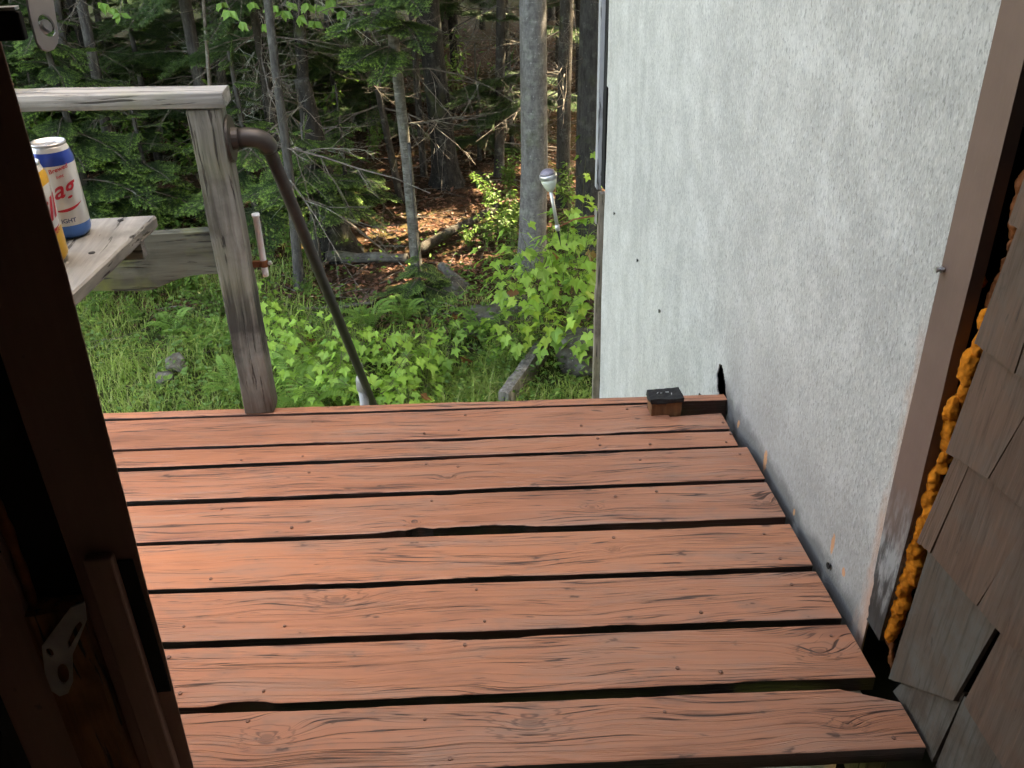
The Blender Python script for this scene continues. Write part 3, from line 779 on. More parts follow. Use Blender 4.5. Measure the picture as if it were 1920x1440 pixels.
out = pix([(78, 1212), (132, 1140), (158, 1130), (162, 1165), (146, 1205), (135, 1230), (136, 1280), (128, 1300), (112, 1306), (97, 1296), (84, 1262)], y0)
obj('strike_plate', plate(out, [pix([(150, 1165), (155, 1172), (136, 1205), (129, 1217), (127, 1206), (141, 1175)], y0), ell(*pix([(118, 1264)], y0)[0], .008, .020, -.25), ell(*pix([(93, 1224)], y0)[0], .005, .008)], y0, .003, 'strike_plate', 'plate'), M['plate_dull'], fr)
# hasp strap reaching over the opening at the top, with its hole and screw, and the dark staple behind it
y0 = .985
cx, cz = pix([(88, 48)], y0)[0]
out = pix([(47, -25), (90, -40), (100, 0), (110, 62), (109, 80), (102, 92), (92, 96), (80, 92), (70, 80), (58, 35)], y0)
hm = plate(out, [ell(cx, cz, .0075, .0105, .2)], y0, .003, 'hasp', 'plate')
hn = Vector((.80, -.50, .33)).normalized(); hc = Vector((cx, y0, cz)); nv = []      # the strap hangs out turned towards the light
for v in hm.v:
    v = Vector(v); back = v.y > y0+.001; v.y = y0; d = v-CAM; q = CAM+d*((hc-CAM).dot(hn)/d.dot(hn)); nv.append(tuple(q-hn*(.003 if back else 0)))
hm.v = nv; obj('hasp_strap', hm, M['plate'], fr)
mb = MB(); mb.tube([hc-hn*.006, hc-hn*.001], .0066, 10); mb.tube([hc-hn*.001, hc+hn*.001], .0045, 10); obj('hasp_screw', mb, M['steel'], fr, smooth=False)
q0 = pix([(-30, 15), (50, 80)], .99); mb = MB(); mb.box((q0[0][0], .989, q0[1][1]+.002), (q0[1][0], 1.0, q0[0][1]-.004)); obj('hasp_staple', mb, M['dark'], fr, bevel=.002)
mb = MB(); mb.box((q0[0][0], .989, q0[0][1]-.003), (q0[1][0]-.002, 1.0, q0[0][1])); obj('staple_top', mb, M['plate'], fr)

# ------------------------------------------------------------------ railing: post, top rail, mossy lower beam
rl = thing('railing', 'weathered grey railing with a square post on the far edge of the deck', 'railing', (-.58, 2.54, 0))
def timber(lo, hi, n, axis, amp=.003, seed=0, shape=None):
    """box with uneven faces, subdivided along one axis"""
    mb = MB(); a = axis; o2 = [i for i in range(3) if i != a]
    k = 12
    prof = []
    for j in range(k):
        u = j/k*4; s = int(u); f = u-s
        c = [(-1, -1), (1, -1), (1, 1), (-1, 1)]; p0 = c[s]; p1 = c[(s+1) % 4]; prof.append((p0[0]+(p1[0]-p0[0])*f, p0[1]+(p1[1]-p0[1])*f))
    for i in range(n+1):
        f = i/n
        for (p, q) in prof:
            v = [0, 0, 0]; v[a] = lo[a]+(hi[a]-lo[a])*f
            e = .94 if abs(p) > .9 and abs(q) > .9 else 1
            v[o2[0]] = (lo[o2[0]]+hi[o2[0]])/2+p*e*(hi[o2[0]]-lo[o2[0]])/2; v[o2[1]] = (lo[o2[1]]+hi[o2[1]])/2+q*e*(hi[o2[1]]-lo[o2[1]])/2
            vv = Vector(v); d = mn.noise_vector(Vector((vv.x*14+seed, vv.y*14, vv.z*14)))*amp
            d[a] *= .3; vv += d
            if shape: vv = shape(vv)
            mb.v.append(tuple(vv))
    for i in range(n):
        for j in range(k): x = i*k+j; y = i*k+(j+1) % k; mb.f.append((x, y, y+k, x+k))
    mb.f.append(tuple(range(k))[::-1]); mb.f.append(tuple(n*k+j for j in range(k)))
    return mb
obj('post', timber((-.625, 2.496, .006), (-.533, 2.588, .931), 24, 2, .003, 1), M['post'], rl, bevel=.003)
def railshape(v):
    v.z += -(v.x+.52)*.028; v.y -= .02*(v.x+.52)*0
    return v
obj('top_rail', timber((-2.0, 2.488, .9325), (-.520, 2.588, .974), 20, 0, .0015, 2, railshape), M['rail'], rl, bevel=.002)
def beamshape(v):
    if v.z < .53: 
        v.z += .035*max(0, 1-((v.x+.68)/.14)**2)*.9 - .012*math.exp(-((v.x+.83)/.12)**2)
    return v
obj('lower_beam', timber((-2.0, 2.515, .435), (-.6265, 2.553, .600), 60, 0, .002, 3, beamshape), M['beam'], rl)
mb = MB(); mb.box((-1.95, 2.50, .006), (-1.86, 2.585, .968)); obj('post', mb, M['post'], rl)
# ------------------------------------------------------------------ shelf board with two cans
sh = thing('shelf', 'weathered grey shelf board with two beer cans, left of the railing post', 'shelf', (-.8, 1.5, .0))
mb = MB()
P = [at_z(292, 404, .950), at_z(118, 566, .950)]
e0, e1 = P[0], P[1] + (P[1]-P[0])*.35
N = 20; 
for i in range(N+1):
    f = i/N; a = e0.lerp(e1, f); a.x += .0015*mn.noise(Vector((f*14, 0, 0)))
    for (x, z) in ((-1.25, .928), (a.x-.002, .928), (a.x, .931), (a.x, .947), (a.x-.003, .950), (-1.25, .950)):
        mb.v.append((x, a.y, z))
for i in range(N):
    for k in range(6): a = i*6+k; b = i*6+(k+1) % 6; mb.f.append((a, b, b+6, a+6))
mb.f.append((5,4,3,2,1,0)); e = N*6; mb.f.append(tuple(e+k for k in range(6)))
obj('board', mb, M['shelf'], sh)
mb = MB(); mb.box((-1.24, 1.585, .885), (-.516, 1.607, .9275)); obj('cleat', mb, M['rail'], sh)
mb = MB(); mb.box((-1.24, 1.20, .885), (-.60, 1.222, .9275)); obj('cleat', mb, M['rail'], sh)
for y in (1.23, 1.56): mb = MB(); mb.box((-1.2, y-.02, .002), (-1.12, y+.024, .9275)); obj('leg', mb, M['rail'], sh)
for px, py in ((172, 474), (226, 413)):
    p = at_z(px, py, .9505); mb = MB(); mb.lathe([(.0055, -.001), (.0055, .0006), (.001, .001)], p, 8); obj('nail', mb, M['tar'], sh)

def can_mat(name, bands, slant=0.0):
    t = NT(name); p = t.objc(); x, y, z = t.xyz(p)
    zz = t.math('ADD', z, t.math('MULTIPLY', x, slant))
    c = (.62, .61, .60)
    first = None
    for (a, b, cc) in bands:
        m_ = t.math('MULTIPLY', t.math('GREATER_THAN', zz, a), t.math('LESS_THAN', zz, b))
        first = t.mix(m_, c if first is None else first, cc)
    t.princ(first, .3, .35, None, .5); return t.m
RED = mat_simple('red_print', (.52, .03, .05), .35, .2, .05)
BLU = mat_simple('navy_print', (.05, .06, .16), .35, .2, .05)
def text_mesh(body, size, shear=0.0):
    c = bpy.data.curves.new('lettering', 'FONT'); c.body = body; c.size = size; c.align_x = 'CENTER'; c.shear = shear; c.resolution_u = 3; c.offset = size*.018
    o = bpy.data.objects.new('lettering', c); col.objects.link(o)
    dg = bpy.context.evaluated_depsgraph_get(); me = bpy.data.meshes.new_from_object(o.evaluated_get(dg))
    bm = bmesh.new(); bm.from_mesh(me); bmesh.ops.triangulate(bm, faces=bm.faces[:])
    long_ = [e for e in bm.edges if e.calc_length() > .003]
    bmesh.ops.subdivide_edges(bm, edges=long_, cuts=3); bmesh.ops.triangulate(bm, faces=bm.faces[:])
    mb = MB(); bm.verts.index_update(); mb.v = [tuple(v.co) for v in bm.verts]; mb.f = [tuple(v.index for v in f.verts) for f in bm.faces]
    bm.free(); bpy.data.objects.remove(o, do_unlink=True); bpy.data.curves.remove(c); return mb
def wrap(mb, r, cx, cy, z, yaw, slope=0.0):
    out = []
    for (u, v, _) in mb.v:
        a = yaw + u/r; out.append((cx+r*math.cos(a), cy+r*math.sin(a), z+v+u*slope))
    mb.v = out; return mb
def can(base, label, bands, prints, mat_name, slant=0.0, rot=0.0):
    r = .033; h = .157
    th = thing('beer_can', label, 'can', base)
    mb = MB(); mb.lathe([(.024, 0), (.026, .0012), (.031, .007), (r, .013), (r, .132), (.0315, .140), (.0275, .150), (.0268, .1525)], base, 40)
    obj('can_body', mb, can_mat(mat_name, bands, slant), th, smooth=True)
    mb = MB(); mb.lathe([(.0268, .1522), (.0275, .155), (.0270, .157), (.0255, .1568), (.0245, .1535), (.0001, .1530)], base, 40); obj('can_lid', mb, M['steel'], th, smooth=True)
    mb = MB(); mb.lathe([(.0085, .1531), (.0085, .1545), (.004, .1545)], (base[0]+.004, base[1], base[2]), 14); obj('pull_tab', mb, M['steel'], th)
    for (body, size, z, du, slope, m_, shear) in prints:
        yaw = math.atan2(-base[1], -base[0]) + rot + du
        tm = wrap(text_mesh(body, size, shear), r+.0010, base[0], base[1], base[2]+z, yaw, slope); obj('lettering', tm, m_, th)
    # swoosh under the script
    mb = MB(); yaw = math.atan2(-base[1], -base[0]) + rot
    n = 14
    for i in range(n+1):
        u = -.024+.046*i/n; v = .052+.22*u+ .9*u*u*8; w_ = .0045*math.sin(math.pi*min(1, (i+1.5)/(n+1.5)))+.0006
        for s in (-1, 1): a = yaw+u/r; mb.v.append((base[0]+(r+.0004)*math.cos(a), base[1]+(r+.0004)*math.sin(a), base[2]+v+s*w_*.5))
    for i in range(n): a = i*2; mb.f.append((a, a+2, a+3, a+1))
    obj('swoosh', mb, RED, th)
    return th
cb = at_z(136, 438, .951); cf = at_z(90, 488, .951)
can((cb.x, cb.y, .951), 'white beer can with blue bands and red script lettering on the shelf', [(-1, .024, (.05, .17, .50)), (.124, .1445, (.02, .06, .33)), (.1445, 1, (.6, .6, .6))],
    [('ag', .040, .074, -.12, .22, RED, .25), ('Brewed', .010, .116, -.1, .22, RED, 0), ('light', .007, .105, -.12, .22, RED, 0), ('IGHT', .010, .030, -.25, 0, BLU, 0)], 'blue_white_can', 0.0, .25)
can((cf.x, cf.y, .951), 'white and yellow beer can with red script, half hidden behind the door jamb', [(-1, .040, (.72, .40, .04)), (.108, .130, (.75, .38, .03)), (.1445, 1, (.6, .6, .6))],
    [('ill', .046, .070, .25, .35, RED, .3), ('BEER', .008, .048, .3, .35, RED, 0)], 'yellow_white_can', -.5, .45)

# ------------------------------------------------------------------ pipe handrail down the hidden steps
hr = thing('handrail', 'rusty brown pipe handrail elbowing off the railing post and running down', 'handrail', (-.53, 2.55, .84))
mb = MB(); c0 = Vector((-.5325, 2.545, .842))
mb.tube([c0+Vector((.0, 0, 0)), c0+Vector((.007, 0, 0))], [.064, .061], 24); mb.tube([c0+Vector((.007, 0, 0)), c0+Vector((.024, 0, 0))], [.031, .028], 18)
obj('flange', mb, M['pipe'], hr, bevel=.001)
p_end = CAM + ray(700, 758)*4.62
pA = c0+Vector((.024, 0, 0)); pB = c0+Vector((.060, .000, .006))
d2 = (p_end-(c0+Vector((.085, .02, -.02)))).normalized()
path = []; st_ = c0+Vector((.095, .022, -.040))
P0, P1, P2 = pA, c0+Vector((.092, 0, .006)), st_
for i in range(11):
    f = i/10; path.append(P0*(1-f)**2+P1*2*f*(1-f)+P2*f*f)
mb = MB(); mb.tube(path, [.0265]*9+[.0265, .0250], 16); obj('elbow', mb, M['pipe'], hr, smooth=True)
mb = MB(); mb.tube([P2, P2.lerp(p_end, .5), p_end, p_end+(p_end-P2).normalized()*.55], .0190, 16); obj('pipe', mb, M['pipe'], hr, smooth=True)
sp = CAM + ray(678, 712)*4.42
spz = gz(sp.x, sp.y)
pp = thing('pipe_post', 'short grey pipe post with a clamp fitting under the handrail', 'pipe post', (sp.x, sp.y, spz))
mb = MB(); mb.tube([(sp.x, sp.y, spz-.1), (sp.x, sp.y, sp.z-.02)], .0225, 14); obj('pipe', mb, M['pipegrey'], pp, smooth=True)
mb = MB(); mb.lathe([(.027, -.055), (.029, -.05), (.029, .0), (.025, .016), (.014, .030), (.012, .055)], sp, 16); obj('socket', mb, M['pipegrey'], pp, smooth=True)
mb = MB(); mb.box((sp.x-.012, sp.y-.006, sp.z+.02), (sp.x+.012, sp.y+.012, sp.z+.085)); obj('clamp_tongue', mb, M['pipegrey'], pp, bevel=.002)
mb = MB(); mb.tube([(sp.x-.035, sp.y, sp.z+.085), (sp.x+.01, sp.y, sp.z+.085)], .006, 8); obj('clamp_bolt', mb, M['steel'], pp)

# ------------------------------------------------------------------ white tube gauge on the back of the post
tg = thing('tube_gauge', 'white plastic tube held by a rusty clamp beside the railing post', 'gauge', (-.497, 2.565, .43))
mb = MB(); mb.lathe([(.0085, 0), (.0095, .008), (.0095, .182), (.0112, .183), (.0112, .190)], (-.503, 2.565, .432), 16); obj('tube', mb, M['plastic'], tg, smooth=True)
mb = MB(); mb.lathe([(.0115, .03), (.0128, .034), (.0128, .046), (.0115, .050)], (-.503, 2.565, .432), 14); mb.box((-.534, 2.560, .462), (-.508, 2.570, .480)); obj('rusty_clamp', mb, M['rust'], tg)
mb = MB(); mb.tube([(-.49, 2.565, .47), (-.481, 2.565, .474)], .006, 8); obj('clamp_screw', mb, M['steel'], tg)

# ------------------------------------------------------------------ solar garden light on a rod from the wall corner
sg = thing('garden_light', 'acorn-shaped solar garden light on a rod from the corner of the panel wall', 'garden light', (.64, 4.6, -.20))
b0 = Vector((.641, 4.6, -.235)); b1 = Vector((.605, 4.6, -.03)); ax = (b1-b0).normalized()
mb = MB(); mb.tube([b0-ax*.005, b1], [.0095, .0095], 12); obj('stem', mb, M['steel'], sg, smooth=True)
mb = MB(); mb.tube([b0-ax*.02, b0+ax*.012], .0125, 12); obj('ferrule', mb, M['steel'], sg, smooth=True)
mb = MB(); mb.tube([b0-ax*.02, b0-ax*.11], [.008, .001], 6); obj('spike', mb, M['tar'], sg)
def lathe_axis(prof, c, ax, n=22):
    mb = MB(); mb.lathe(prof, (0,0,0), n); q = ax.to_track_quat('Z', 'Y').to_matrix()
    mb.v = [tuple(c+q @ Vector(v)) for v in mb.v]; return mb
t = NT('frosted_globe'); pr = t.princ((.62, .66, .58), .25, 0, None, .5); pr.inputs['Transmission Weight'].default_value = .25; M['globe'] = t.m
obj('globe', lathe_axis([(.009, -.010), (.019, -.005), (.031, .016), (.039, .039), (.042, .060)], b1, ax), M['globe'], sg, smooth=True)
obj('band', lathe_axis([(.042, .060), (.0455, .062), (.0455, .082), (.041, .085)], b1, ax), M['steel'], sg, smooth=True)
obj('solar_cap', lathe_axis([(.041, .085), (.036, .096), (.023, .106), (.001, .110)], b1, ax), mat_simple('purple_grey_cap', (.22, .20, .24), .4, .1, .5, 160, .3), sg, smooth=True)
mb = MB(); mb.tube([b0+Vector((.008, 0, 0)), (.73, 4.60, -.198), (.834, 4.55, -.166)], .0045, 8); obj('rod', mb, M['rust'], sg)
mb = MB(); mb.box((.829, 4.515, -.20), (.8345, 4.56, -.13)); obj('wall_bracket', mb, M['steel'], sg)

# ================================================================== vegetation
random.seed(11)
# ---- leaf, needle and twig meshes shared by all plants
def maple_leaf_mesh(name, mat, size, seed):
    """five-lobed leaf, slightly folded along the midrib, stalk at the origin, lying in XY, pointing +X"""
    ang = [(-180, .05), (-150, .34), (-128, .52), (-112, .40), (-88, .55), (-62, .86), (-50, .62), (-30, .58), (-15, .80), (0, 1.12), (15, .80), (30, .58), (50, .62), (62, .86), (88, .55), (112, .40), (128, .52), (150, .34)]
    rs = random.Random(seed); v = [(0.42*size, 0, 0)]
    for a, r in ang:
        r *= size*.62*(1+.12*(rs.random()-.5)); a = math.radians(a)
        x = .42*size + r*math.cos(a); y = r*math.sin(a)
        z = .32*abs(y)*(1 if seed % 2 else .6) - .45*((x/size)**2)*size*.5 - .25*y*y/size
        v.append((x, y, z))
    f = [(0, i, i+1) for i in range(1, len(ang))]+[(0, len(ang), 1)]
    mb = MB(); mb.add(v, f); mb.tube([(-.45*size, 0, -.06*size), (0, 0, 0), (.42*size, 0, .002)], [.006*size*2]*2+[.003*size], 3, cap=False)
    return mb.mesh(name, mat)
MAPLE = [maple_leaf_mesh('maple_leaf', M['maple'], .092, s) for s in range(4)]
MAPLE_SUN = [maple_leaf_mesh('maple_leaf', M['maple_sun'], .082, s+4) for s in range(2)]

def leaf_quad(mb, p, d, n, L, W):
    """pointed oval leaf with a fold: 4 triangles"""
    d = d.normalized(); s = d.cross(n)
    if s.length < 1e-4: s = d.orthogonal()
    s.normalize(); n = s.cross(d)
    a = p; b = p+d*L; m = p+d*L*.45
    l = m+s*W+n*W*.35; r = m-s*W+n*W*.35
    k = len(mb.v); mb.v += [tuple(a), tuple(l), tuple(b), tuple(r)]; mb.f += [(k, k+1, k+2), (k, k+2, k+3)]
def rvec():
    while True:
        v = Vector((U(-1,1), U(-1,1), U(-1,1)))
        if .05 < v.length < 1: return v

def shrub_meshes(seed, h, nst, leaves, L, spread):
    random.seed(seed); st = MB(); lf = MB()
    for s in range(nst):
        a = U(0, 6.28); tip = Vector((math.cos(a)*spread*R(), math.sin(a)*spread*R(), h*U(.5, 1)))
        mid = Vector((tip.x*.35, tip.y*.35, tip.z*.6))
        pts = [Vector((0,0,-.03)), mid, tip]; st.tube(pts, [.006*h+.001, .004*h+.001, .0012], 4, cap=False)
        for k in range(leaves):
            f = U(.25, 1.0); q = (Vector((0,0,0)).lerp(mid, f*2) if f < .5 else mid.lerp(tip, f*2-1))
            dv = rvec(); dv.z = dv.z*.4-.05; dv.normalize()
            q2 = q+dv*U(.01, .10)*h*.7
            st.tube([q, q2], [.0012, .0008], 3, cap=False) if R() < .4 else None
            leaf_quad(lf, q2, dv+Vector((0,0,-.25)), Vector((U(-.3,.3), U(-.3,.3), 1)), L*U(.6, 1.25), L*U(.24, .34))
    return st.mesh('stem', M['twiggreen']), lf.mesh('foliage', M['broad'])
SHRUBS = [shrub_meshes(20+i, .55, 7, 34, .055, .34) for i in range(4)]
SHRUBS_TALL = [shrub_meshes(40+i, 1.1, 6, 34, .085, .55) for i in range(3)]

def bough_mesh(seed, L=1.0, lush=1.0, droop=.18, TIP=1.0):
    """fir bough along +X with flat side sprays of needles; 'tip' marks the pale new growth"""
    random.seed(seed); tw = MB(); nd = MB(); tips = []
    def axis(x): return Vector((x, 0.03*math.sin(x*5+seed), -droop*x*x*L + .06*x))
    tw.tube([axis(L*i/6) for i in range(7)], [.010*(1-i/7)+.0015 for i in range(7)], 4, cap=False)
    def spray(a, b, n, wid, tip0):
        d = (b-a); t_ = d.normalized(); up = Vector((0,0,1)); s = t_.cross(up); s.normalize(); up = s.cross(t_)
        for i in range(n):
            f = (i+R())/n; p = a+d*f
            th = U(0, 6.28); nv = s*math.cos(th)+up*math.sin(th)*.6
            dir_ = (t_*U(.45, .9)+nv).normalized(); ln = wid*U(.75, 1.2)
            sd = dir_.cross(up); 
            if sd.length < .01: sd = s.copy()
            sd.normalize(); k = len(nd.v); hw = .0036
            nd.v += [tuple(p-sd*hw), tuple(p+sd*hw), tuple(p+dir_*ln)]; nd.f.append((k, k+1, k+2))
            tips.append(max(0, min(1, (f-.5)/.35))*tip0)
    nb_ = int(16*lush)
    for i in range(nb_):
        f = .12+.86*i/nb_; x = L*f
        for sgn in (-1, 1):
            if R() < .10: continue
            a = axis(x); ln = L*(.42*(1-f)+.10)*U(.75, 1.15)
            ang = math.radians(U(42, 62)); b = a+Vector((math.cos(ang)*ln, sgn*math.sin(ang)*ln, -.12*ln+U(-.03, .03)))
            tw.tube([a, b], [.0025, .001], 3, cap=False)
            spray(a, b, int(ln/.0026), .026, TIP if R() < .7 else TIP*.3)
            for j in range(int(ln/.055)):
                g = (j+.8)/(ln/.055+.6); q = a.lerp(b, g); l2 = ln*.42*(1-g*.6)
                for s2 in (-1, 1):
                    a2 = math.atan2(b.y-a.y, b.x-a.x)+s2*math.radians(U(35, 55))
                    q2 = q+Vector((math.cos(a2)*l2, math.sin(a2)*l2, -.1*l2)); spray(q, q2, int(l2/.0028), .025, TIP if R() < .7 else TIP*.2)
    spray(axis(L*.2), axis(L), int(L/.003), .025, TIP)
    me = nd.mesh('needles', M['needles'])
    at = me.attributes.new('tip', 'FLOAT', 'FACE'); at.data.foreach_set('value', tips)
    return tw.mesh('bough', M['twig']), me
BOUGH = [bough_mesh(60+i, 1.0, 1.0, (.12, .22, .30)[i]) for i in range(3)]
BOUGH_DIM = [bough_mesh(66+i, 1.0, 1.0, (.16, .28)[i], .22) for i in range(2)]

def dead_mesh(seed, lich=False):
    """bare dead branch along +X, forking into fine twigs"""
    random.seed(seed); mb = MB()
    def grow(p, d, L, r, lev):
        n = 4; pts = [p]; rr = [r]
        for i in range(n):
            d = (d+rvec()*.22+Vector((0,0,-.06))).normalized(); p = p+d*L/n; pts.append(p); rr.append(r*(1-.7*(i+1)/n))
        mb.tube(pts, rr, 4 if lev == 0 else 3, cap=False)
        if lev < 2:
            for k in range(7 if lev == 0 else 4):
                i = random.randint(1, n); q = pts[i]-(pts[i]-pts[i-1])*R()
                nd_ = (d*U(.3, .9)+rvec()*.9+Vector((0,0,-.25))).normalized(); grow(q, nd_, L*U(.25, .55), rr[i]*.6+.0006, lev+1)
    grow(Vector((0,0,0)), Vector((1,0,-.05)), 1.0, .0085, 0)
    return mb.mesh('dead_branch', M['lichen'] if lich else M['twig'])
DEAD = [dead_mesh(80+i) for i in range(5)]; DEADL = [dead_mesh(90+i, True) for i in range(2)]

def crown_mesh(seed, r0, h, n, size=.16, conif=True):
    """high crown: leaf clumps on whorled limbs, gaps between them"""
    random.seed(seed); mb = MB(); lim = MB()
    k = 0
    clumps = []
    for i in range(int(n/26)):
        f = R(); rr = r0*((1-f)**.8 if conif else math.sqrt(max(.05, 1-(2*f-1)**2)))*U(.25, 1.0)
        a = U(0, 6.28); c = Vector((math.cos(a)*rr, math.sin(a)*rr, f*h)); clumps.append(c)
        if R() < .4: lim.tube([(0, 0, c.z+.3), tuple(c)], [.025, .006], 4, cap=False)
        for j in range(26):
            p = c+rvec()*.42
            dv = rvec(); leaf_quad(mb, p, dv, rvec(), size*U(.6, 1.2), size*U(.25, .4))
    return mb.mesh('crown', M['crown']), lim.mesh('limbs', M['bark_dark'])
CROWN = [crown_mesh(100+i, 2.0, 6.5, 6200, .22) for i in range(3)]+[crown_mesh(110, 2.6, 5.0, 6200, .22, False)]

def trunk_mb(base, r, h, lean=(0, 0), seed=0, flare=.35, n=14, wob=.03):
    mb = MB(); pts = []; rr = []
    zs = [-.15, 0, .06, .15, .3, .55, .9]+[1.2+(h-1.2)*i/12 for i in range(13)]
    for z in zs:
        f = z/h
        pts.append(Vector((base[0]+lean[0]*z+wob*mn.noise(Vector((z*.7, seed, 0)))*min(1, z+.01), base[1]+lean[1]*z+wob*mn.noise(Vector((z*.7, seed, 5)))*min(1, z+.01), base[2]+z)))
        rr.append(r*(1-.62*max(0, f))*(1+flare*math.exp(-max(z, 0)/.16)))
    mb.tube(pts, rr, n)
    vv = []
    for (x, y, z) in mb.v:
        k = len(vv)//n; c = pts[min(k, len(pts)-1)]
        a = math.atan2(y-c.y, x-c.x); fl = math.exp(-max(z-base[2], 0)/.18)
        s = 1+.06*mn.noise(Vector((math.cos(a)*1.5, math.sin(a)*1.5, z*3+seed)))+.30*fl*flare*mn.noise(Vector((math.cos(a)*2, math.sin(a)*2, seed)))
        vv.append((c.x+(x-c.x)*s, c.y+(y-c.y)*s, z))
    mb.v = vv; return mb, pts
def rotm(loc, yaw, pitch=0.0, roll=0.0, s=1.0):
    return Matrix.Translation(loc) @ Matrix.Rotation(yaw, 4, 'Z') @ Matrix.Rotation(pitch, 4, 'Y') @ Matrix.Rotation(roll, 4, 'X') @ Matrix.Scale(s, 4)
def add_bough(t, loc, yaw, pitch, s, dim=False):
    tw, nd = random.choice(BOUGH_DIM if dim else BOUGH); M_ = rotm(loc, yaw, pitch, U(-.2, .2), s)
    b = inst('bough', tw, t, M_); n = inst('needles', nd, b, Matrix.Identity(4)); return b
BEAMS = [ground_at(*q) for q in ((880, 205), (940, 245), (870, 290), (790, 370), (720, 430))]
def in_beam(base):
    for g in BEAMS:
        for zc in (3.0, 4.5, 6.0, 7.5):
            q = g+SUNV*((base.z+zc-g.z)/SUNV.z)
            if (q.x-base.x)**2+(q.y-base.y)**2 < 1.0**2*(1 if zc < 5 else .7): return True
    return False
def tree(base, dia, h, bark, label, group=None, lean=(0,0), seed=0, dead=8, boughs=0, bz=(1.0, 3.0), crown=True, dz=(.3, 3.4), lich=0, name='conifer_tree', flare=.35, blen=(.7, 1.1), dlen=(.5, 1.2), crown_z=None, yawr=None):
    random.seed(1000+seed)
    t = thing(name, label, 'tree', base, group)
    mb, pts = trunk_mb(base, dia/2, h, lean, seed, flare)
    obj('trunk', mb, M[bark], t, smooth=True)
    def axis(z): return Vector((lean[0]*z, lean[1]*z, z))
    for k in range(dead):
        z = U(*dz); me = random.choice(DEADL if k < lich else DEAD)
        inst('dead_branch', me, t, rotm(axis(z), U(0, 6.28), U(-.15, .45), U(0, 6.28), U(*dlen)))
    for k in range(boughs):
        z = U(*bz); yaw = U(0, 6.28) if yawr is None else U(*yawr)
        add_bough(t, axis(z), yaw, U(-.1, .30), U(*blen), True)
    if crown and not in_beam(base):
        cm, lm = CROWN[seed % 4]; s = U(.85, 1.15)
        cz = crown_z if crown_z else U(3.6, 4.6)
        if base.y < 8.6 and base.x < 2: cz = max(cz, 5.4)
        inst('crown', cm, t, rotm(axis(cz), U(0, 6.28), 0, 0, s)); inst('limbs', lm, t, rotm(axis(cz), U(0, 6.28), 0, 0, s))
    return t
def lean_for(px0, py0, px1, py1, base):
    """lean of a trunk whose axis passes these two photo points, kept in the plane facing the viewer"""
    q = at_y(px1, py1, base.y); h = q.z-base.z
    return ((q.x-base.x)/h, 0)

# ---- trees that can be told apart
b = ground_at(997, 508); tree(b, .215, 11, 'bark_grey', 'stout grey fir trunk standing behind the solar garden light', lean=lean_for(997, 508, 1003, 0, b), seed=1, dead=7, dz=(1.0, 3.2), dlen=(.5, .9))
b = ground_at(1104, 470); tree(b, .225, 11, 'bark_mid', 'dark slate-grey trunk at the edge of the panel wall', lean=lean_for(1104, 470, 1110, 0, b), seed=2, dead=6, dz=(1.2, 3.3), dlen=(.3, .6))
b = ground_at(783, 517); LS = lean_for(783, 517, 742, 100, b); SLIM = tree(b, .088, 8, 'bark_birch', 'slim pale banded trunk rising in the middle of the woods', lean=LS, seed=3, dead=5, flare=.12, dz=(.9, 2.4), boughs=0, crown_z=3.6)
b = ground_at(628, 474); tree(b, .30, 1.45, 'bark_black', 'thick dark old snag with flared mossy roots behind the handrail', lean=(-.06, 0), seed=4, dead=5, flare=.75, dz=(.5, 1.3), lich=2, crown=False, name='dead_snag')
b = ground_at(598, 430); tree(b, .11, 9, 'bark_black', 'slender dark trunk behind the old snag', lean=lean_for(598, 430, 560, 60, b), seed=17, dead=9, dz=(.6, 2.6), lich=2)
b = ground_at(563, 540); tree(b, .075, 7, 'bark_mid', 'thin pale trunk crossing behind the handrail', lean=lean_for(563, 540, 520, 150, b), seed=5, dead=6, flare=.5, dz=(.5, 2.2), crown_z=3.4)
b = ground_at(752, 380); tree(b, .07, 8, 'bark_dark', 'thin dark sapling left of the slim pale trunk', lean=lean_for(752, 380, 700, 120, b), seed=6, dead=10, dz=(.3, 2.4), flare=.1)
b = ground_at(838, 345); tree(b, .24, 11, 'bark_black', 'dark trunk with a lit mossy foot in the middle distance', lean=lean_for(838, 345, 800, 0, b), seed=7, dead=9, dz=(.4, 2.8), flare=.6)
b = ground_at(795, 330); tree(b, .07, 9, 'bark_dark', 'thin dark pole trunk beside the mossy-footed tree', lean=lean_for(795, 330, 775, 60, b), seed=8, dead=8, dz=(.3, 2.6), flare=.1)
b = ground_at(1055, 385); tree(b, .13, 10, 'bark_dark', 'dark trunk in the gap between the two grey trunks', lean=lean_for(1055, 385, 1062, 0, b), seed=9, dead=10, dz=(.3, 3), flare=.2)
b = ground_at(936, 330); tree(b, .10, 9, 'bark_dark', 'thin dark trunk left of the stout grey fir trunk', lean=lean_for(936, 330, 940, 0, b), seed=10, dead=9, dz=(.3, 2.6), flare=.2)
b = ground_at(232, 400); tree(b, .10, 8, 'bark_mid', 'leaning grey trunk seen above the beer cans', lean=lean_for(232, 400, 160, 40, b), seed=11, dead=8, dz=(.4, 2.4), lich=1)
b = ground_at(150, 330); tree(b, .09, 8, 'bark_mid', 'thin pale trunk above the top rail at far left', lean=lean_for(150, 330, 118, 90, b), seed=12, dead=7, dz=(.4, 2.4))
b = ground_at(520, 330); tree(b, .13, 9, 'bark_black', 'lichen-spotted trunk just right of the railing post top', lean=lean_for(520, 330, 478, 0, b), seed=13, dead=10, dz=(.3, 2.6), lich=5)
b = ground_at(440, 300); tree(b, .10, 9, 'bark_mid', 'dead branched trunk hung with grey lichen over the railing corner', lean=lean_for(440, 300, 395, 0, b), seed=14, dead=12, dz=(.3, 2.8), lich=8)

